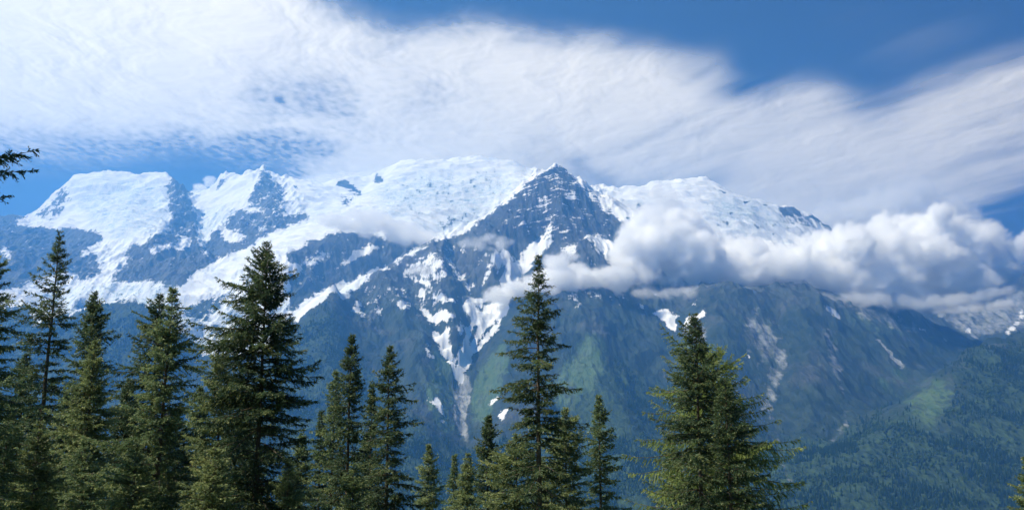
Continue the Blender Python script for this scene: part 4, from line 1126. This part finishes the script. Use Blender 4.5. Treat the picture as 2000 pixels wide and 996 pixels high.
def plant_tree(name, label, u, v, Y, prof, kind='dark', seed=1, dens=1.0, style='spruce', extra=(), cat='spruce', group='conifers standing in front of the massif', scale=None, sag=1.0, gap=0.25):
    """prof rows: (photo row, reach left, reach right) in photo pixels"""
    x, y, zt = P(u, v, Y / 1000.0)
    zb = float(ground_z(x, y)) - 0.05
    H = zt - zb
    m_px = math.hypot(y, zt) / F_PX
    pm = []
    for (pv_, l, r) in prof:
        pm.append((P(u, pv_, Y / 1000.0)[2] - zb, l * m_px * 1.12, r * m_px * 1.12))
    lowest = min(pm)[0]
    if lowest > 1.0: pm.append((1.0, min(pm)[1] * 1.05, min(pm)[2] * 1.05))
    ex = [(P(u, e[0], Y / 1000.0)[2] - zb, R(e[1]), e[2] * m_px) + tuple(e[3:]) for e in extra]
    z_vis = P(u, 1040, Y / 1000.0)[2] - zb
    sc_ = scale if scale else float(np.clip(Y / 27.0, 0.8, 1.5))
    Q, TN, LV, LQ = conifer(seed, H, pm, z_vis, dens, style, ex, sc_, sag, gap)
    e = bpy.data.objects.new(name, None); col.objects.link(e)
    e.location = (x, y, zb); e.empty_display_size = 0.5
    tag(e, label, cat, group)
    tm = raw_mesh('trunk', LV, LQ, BARK, True)
    link_obj('trunk', tm, e)
    nq = len(Q)
    cm = raw_mesh('crown', Q.reshape(-1, 3), np.arange(nq * 4).reshape(nq, 4), NEEDLE[kind])
    set_attr(cm, 'tint', np.repeat(TN, 4))
    link_obj('crown', cm, e)
    global NQ
    NQ += nq
    return e
NQ = 0

plant_tree('spruce_tree', 'near dark spruce beyond the left edge reaching drooping boughs into the sky', -215, -380, 13.0,
           [(-380, 3, 3), (0, 150, 150), (300, 190, 185), (996, 230, 200)], 'dark', 21, 0.9,
           extra=[(300, 3, 318, 0.16), (304, -7, 296, 0.14), (302, 9, 290, 0.12), (336, 3, 272, 0.12), (340, -6, 262, 0.1), (350, -8, 240, 0.1), (405, 2, 230, 0.1), (398, -12, 224, 0.1), (106, 0, 218, 0.1)])
plant_tree('spruce_tree', 'dark spruce cut by the left edge, one light bough pointing right', -14, 492, 20.0,
           [(492, 3, 3), (538, 25, 36), (593, 40, 48), (650, 50, 66), (720, 60, 74), (790, 70, 92), (850, 80, 92), (996, 90, 110)], 'mid', 22, 0.88, gap=0.35,
           extra=[(775, 0, 128), (640, -5, 82), (835, -20, 110)])
plant_tree('spruce_tree', 'tall slender dark spruce with sparse open boughs, leftmost to top the glacier', 116, 458, 29.0,
           [(458, 2, 2), (507, 20, 25), (553, 50, 44), (593, 56, 38), (651, 66, 36), (709, 62, 34), (800, 60, 46), (996, 66, 60)], 'dark', 23, 0.64, gap=0.35)
plant_tree('spruce_tree', 'dark spruce behind a lighter young one, right of the slender sparse spruce', 185, 574, 36.0,
           [(574, 2, 2), (611, 20, 26), (674, 38, 46), (740, 45, 48), (996, 60, 55)], 'dark', 24, 0.85, gap=0.35)
plant_tree('young_spruce', 'pale green young spruce in front of a dark spruce at left', 188, 664, 25.0,
           [(664, 2, 2), (720, 25, 25), (800, 50, 40), (870, 70, 55), (996, 78, 70)], 'light', 25, 0.95)
plant_tree('spruce_tree', 'dark spruce crowded against the left side of a bushy bright green spruce', 313, 578, 31.0,
           [(578, 2, 2), (634, 47, 20), (692, 72, 30), (760, 80, 40), (996, 85, 50)], 'dark', 26, 0.85, gap=0.35)
plant_tree('young_spruce', 'bushy bright green spruce with a thin spiky leader, widening to the left', 338, 564, 22.0,
           [(564, 2, 2), (600, 14, 18), (640, 24, 40), (680, 40, 46), (740, 50, 45), (800, 75, 46), (860, 104, 48), (911, 128, 50), (996, 140, 54)], 'mid', 27, 0.9, gap=0.32,
           extra=[(905, 180, 150), (860, 175, 120), (600, 0, 34)])
plant_tree('spruce_tree', 'largest and darkest spruce, broad with layered boughs, left of centre', 521, 479, 24.0,
           [(479, 3, 3), (514, 30, 26), (545, 45, 40), (575, 76, 50), (620, 82, 58), (648, 104, 75), (686, 118, 80), (729, 120, 92), (783, 112, 98), (850, 106, 95), (996, 112, 96)], 'dark', 28, 0.97, gap=0.3,
           extra=[(578, 178, 84), (640, 176, 110), (722, 3, 116), (733, -8, 112), (770, 4, 106), (690, 183, 122)])
plant_tree('young_spruce', 'light green spruce standing against the left flank of the largest spruce', 438, 668, 26.0,
           [(668, 2, 2), (720, 30, 24), (800, 48, 42), (900, 62, 60), (996, 66, 62)], 'light', 29, 0.95)
plant_tree('young_spruce', 'thin spruce leaning close to the left of a narrow dark spire', 656, 728, 34.0,
           [(728, 2, 2), (760, 17, 12), (800, 25, 15), (996, 42, 30)], 'mid', 30, 0.95)
plant_tree('young_spruce', 'short thin dark spruce at the right foot of the largest spruce', 628, 806, 36.0,
           [(806, 2, 2), (850, 10, 12), (996, 26, 26)], 'dark', 31, 0.9)
plant_tree('spruce_tree', 'narrow dark spire of a spruce, taller of the pair below the dark peak', 687, 655, 30.0,
           [(655, 2, 2), (702, 19, 21), (729, 28, 26), (783, 33, 35), (850, 38, 40), (996, 50, 45)], 'dark', 32, 0.82, gap=0.35)
plant_tree('spruce_tree', 'dark spruce right of the narrow spire, shorter and wider at its right side', 762, 680, 29.0,
           [(680, 2, 2), (718, 19, 23), (750, 28, 30), (793, 38, 52), (850, 45, 54), (996, 56, 60)], 'dark', 33, 0.85, gap=0.35)
plant_tree('young_spruce', 'small spruce leader squeezed between the two dark spires', 727, 752, 33.0,
           [(752, 2, 2), (790, 12, 9), (850, 20, 14), (996, 30, 22)], 'dark', 34, 0.9)
plant_tree('young_spruce', 'small light spruce just right of the wide dark spire, tip below the scree fan', 838, 870, 44.0,
           [(870, 2, 2), (900, 14, 17), (950, 27, 29), (996, 32, 34)], 'light', 35, 0.9)
plant_tree('young_spruce', 'thinnest sapling with a bare spiky tip in the dip of the treeline', 888, 890, 42.0,
           [(890, 1, 1), (940, 12, 13), (996, 22, 24)], 'mid', 36, 0.75)
plant_tree('young_spruce', 'small yellow-green spruce right of the spiky sapling', 914, 888, 40.0,
           [(888, 2, 2), (930, 20, 18), (996, 36, 36)], 'light', 37, 0.95)
plant_tree('spruce_tree', 'mid-height dark spruce left of the tall gappy central spruce', 954, 812, 36.0,
           [(812, 2, 2), (840, 14, 14), (869, 21, 27), (920, 28, 35), (996, 36, 45)], 'dark', 38, 1.0)
plant_tree('young_spruce', 'broad light green bushy spruce at the left foot of the central spruce', 1010, 852, 27.0,
           [(852, 3, 3), (890, 36, 36), (940, 60, 55), (996, 80, 70)], 'light', 39, 1.0)
plant_tree('spruce_tree', 'tall gappy dark spruce in the centre with one long bough to the right', 1051, 503, 24.0,
           [(503, 2, 2), (537, 8, 11), (555, 12, 20), (576, 34, 22), (604, 34, 30), (640, 56, 44), (677, 72, 56), (713, 70, 60), (749, 80, 60), (790, 66, 54), (827, 74, 66), (868, 78, 74), (930, 75, 75), (996, 80, 80)], 'dark', 40, 0.74,
           extra=[(578, 178, 48), (558, 5, 30), (680, 180, 82), (668, 4, 64), (752, 182, 92), (815, 2, 96), (822, -12, 98)], gap=0.42)
plant_tree('young_spruce', 'light green spruce hidden behind the right flank of the central spruce', 1104, 800, 31.0,
           [(800, 2, 2), (850, 28, 36), (920, 40, 44), (996, 50, 50)], 'light', 41, 0.9)
plant_tree('spruce_tree', 'slim spruce with brownish tips alone right of the central spruce', 1169, 774, 32.0,
           [(774, 2, 2), (817, 14, 21), (853, 29, 28), (920, 27, 37), (996, 36, 45)], 'mid', 42, 0.85)
plant_tree('larch_tree', 'feathery pale green larch spreading behind the right-hand spruces', 1392, 700, 29.0,
           [(690, 8, 8), (720, 84, 44), (760, 112, 64), (790, 126, 80), (830, 140, 100), (884, 150, 138), (930, 156, 140), (996, 160, 140)], 'larch', 43, 0.9, 'larch', cat='larch',
           extra=[(868, 0, 170, 0.2), (875, -10, 164, 0.15), (760, 178, 130, 0.1), (800, 182, 140, 0.1), (840, 185, 152), (790, 2, 100, 0.35), (800, 8, 96, 0.3), (884, 10, 160, 0.1)], gap=0.1)
plant_tree('spruce_tree', 'large olive spruce at right with pale larch sprays around it', 1357, 617, 26.0,
           [(617, 2, 2), (640, 18, 13), (665, 36, 21), (691, 40, 32), (744, 56, 44), (790, 70, 45), (850, 74, 50), (920, 80, 56), (996, 88, 62)], 'dark', 44, 0.82, gap=0.38,
           extra=[(670, 178, 44)])
plant_tree('spruce_tree', 'darker and lower spruce leaning on the right of the large olive spruce', 1416, 742, 25.0,
           [(742, 2, 2), (779, 22, 20), (820, 34, 46), (866, 38, 56), (920, 42, 70), (996, 46, 74)], 'dark', 45, 0.85, gap=0.38)
plant_tree('young_spruce', 'small brown-green spruce cut by the right edge of the view', 2004, 892, 27.0,
           [(892, 2, 2), (915, 10, 10), (960, 25, 25), (985, 38, 38), (996, 42, 42)], 'mid', 46, 0.9)
# the crowd behind on the left
for i, (u, v, Y, w, kd, lb) in enumerate([
        (52, 690, 38.0, 1.0, 'dark', 'shaded spruce filling the gap behind the spruce cut by the left edge'),
        (252, 742, 40.0, 1.0, 'dark', 'shaded spruce in the gap between the pale young spruce and the bushy one'),
        (392, 756, 37.0, 0.9, 'mid', 'dull green spruce in the gap right of the bushy bright green spruce'),
        (590, 850, 38.0, 0.9, 'mid', 'low spruce behind the right skirts of the largest spruce'),
        (130, 770, 34.0, 1.0, 'mid', 'green spruce hiding the lower trunk of the tall sparse spruce'),
        (20, 800, 24.0, 1.1, 'mid', 'bushy low spruce in the bottom left corner'),
        (716, 850, 36.0, 0.8, 'mid', 'low spruce in the notch between the two dark spires'),
        (1060, 905, 34.0, 0.8, 'light', 'low light spruce behind the foot of the central spruce'),
        (78, 826, 21.0, 1.25, 'light', 'light green bushy spruce low at left, under the tall sparse spruce'),
        (165, 862, 23.0, 1.2, 'mid', 'low rounded spruce at the bottom between the pale young spruce and the left corner'),
        (268, 868, 20.5, 1.3, 'light', 'bright low spruce at the bottom under the bushy green spruce'),
        (420, 872, 21.0, 1.2, 'light', 'bright low spruce at the bottom left of the largest spruce'),
        (480, 760, 33.0, 1.1, 'mid', 'green spruce peeping out behind the left boughs of the largest spruce'),
        (345, 800, 34.0, 1.1, 'dark', 'shaded spruce behind the right side of the bushy green spruce'),
        (565, 905, 23.0, 1.1, 'mid', 'low dull spruce in front of the right foot of the largest spruce'),
        (690, 905, 26.0, 1.0, 'mid', 'low dull spruce at the foot of the narrow dark spire'),
        (1310, 850, 33.0, 0.9, 'mid', 'low green spruce behind the left skirts of the large olive spruce')]):
    plant_tree('spruce_tree', lb, u, v, Y, [(v, 2, 2), (v + 50, 24 * w, 24 * w), (v + 120, 45 * w, 45 * w), (v + 220, 65 * w, 65 * w)], kd, 60 + i, 0.95)
print('shoots', NQ)
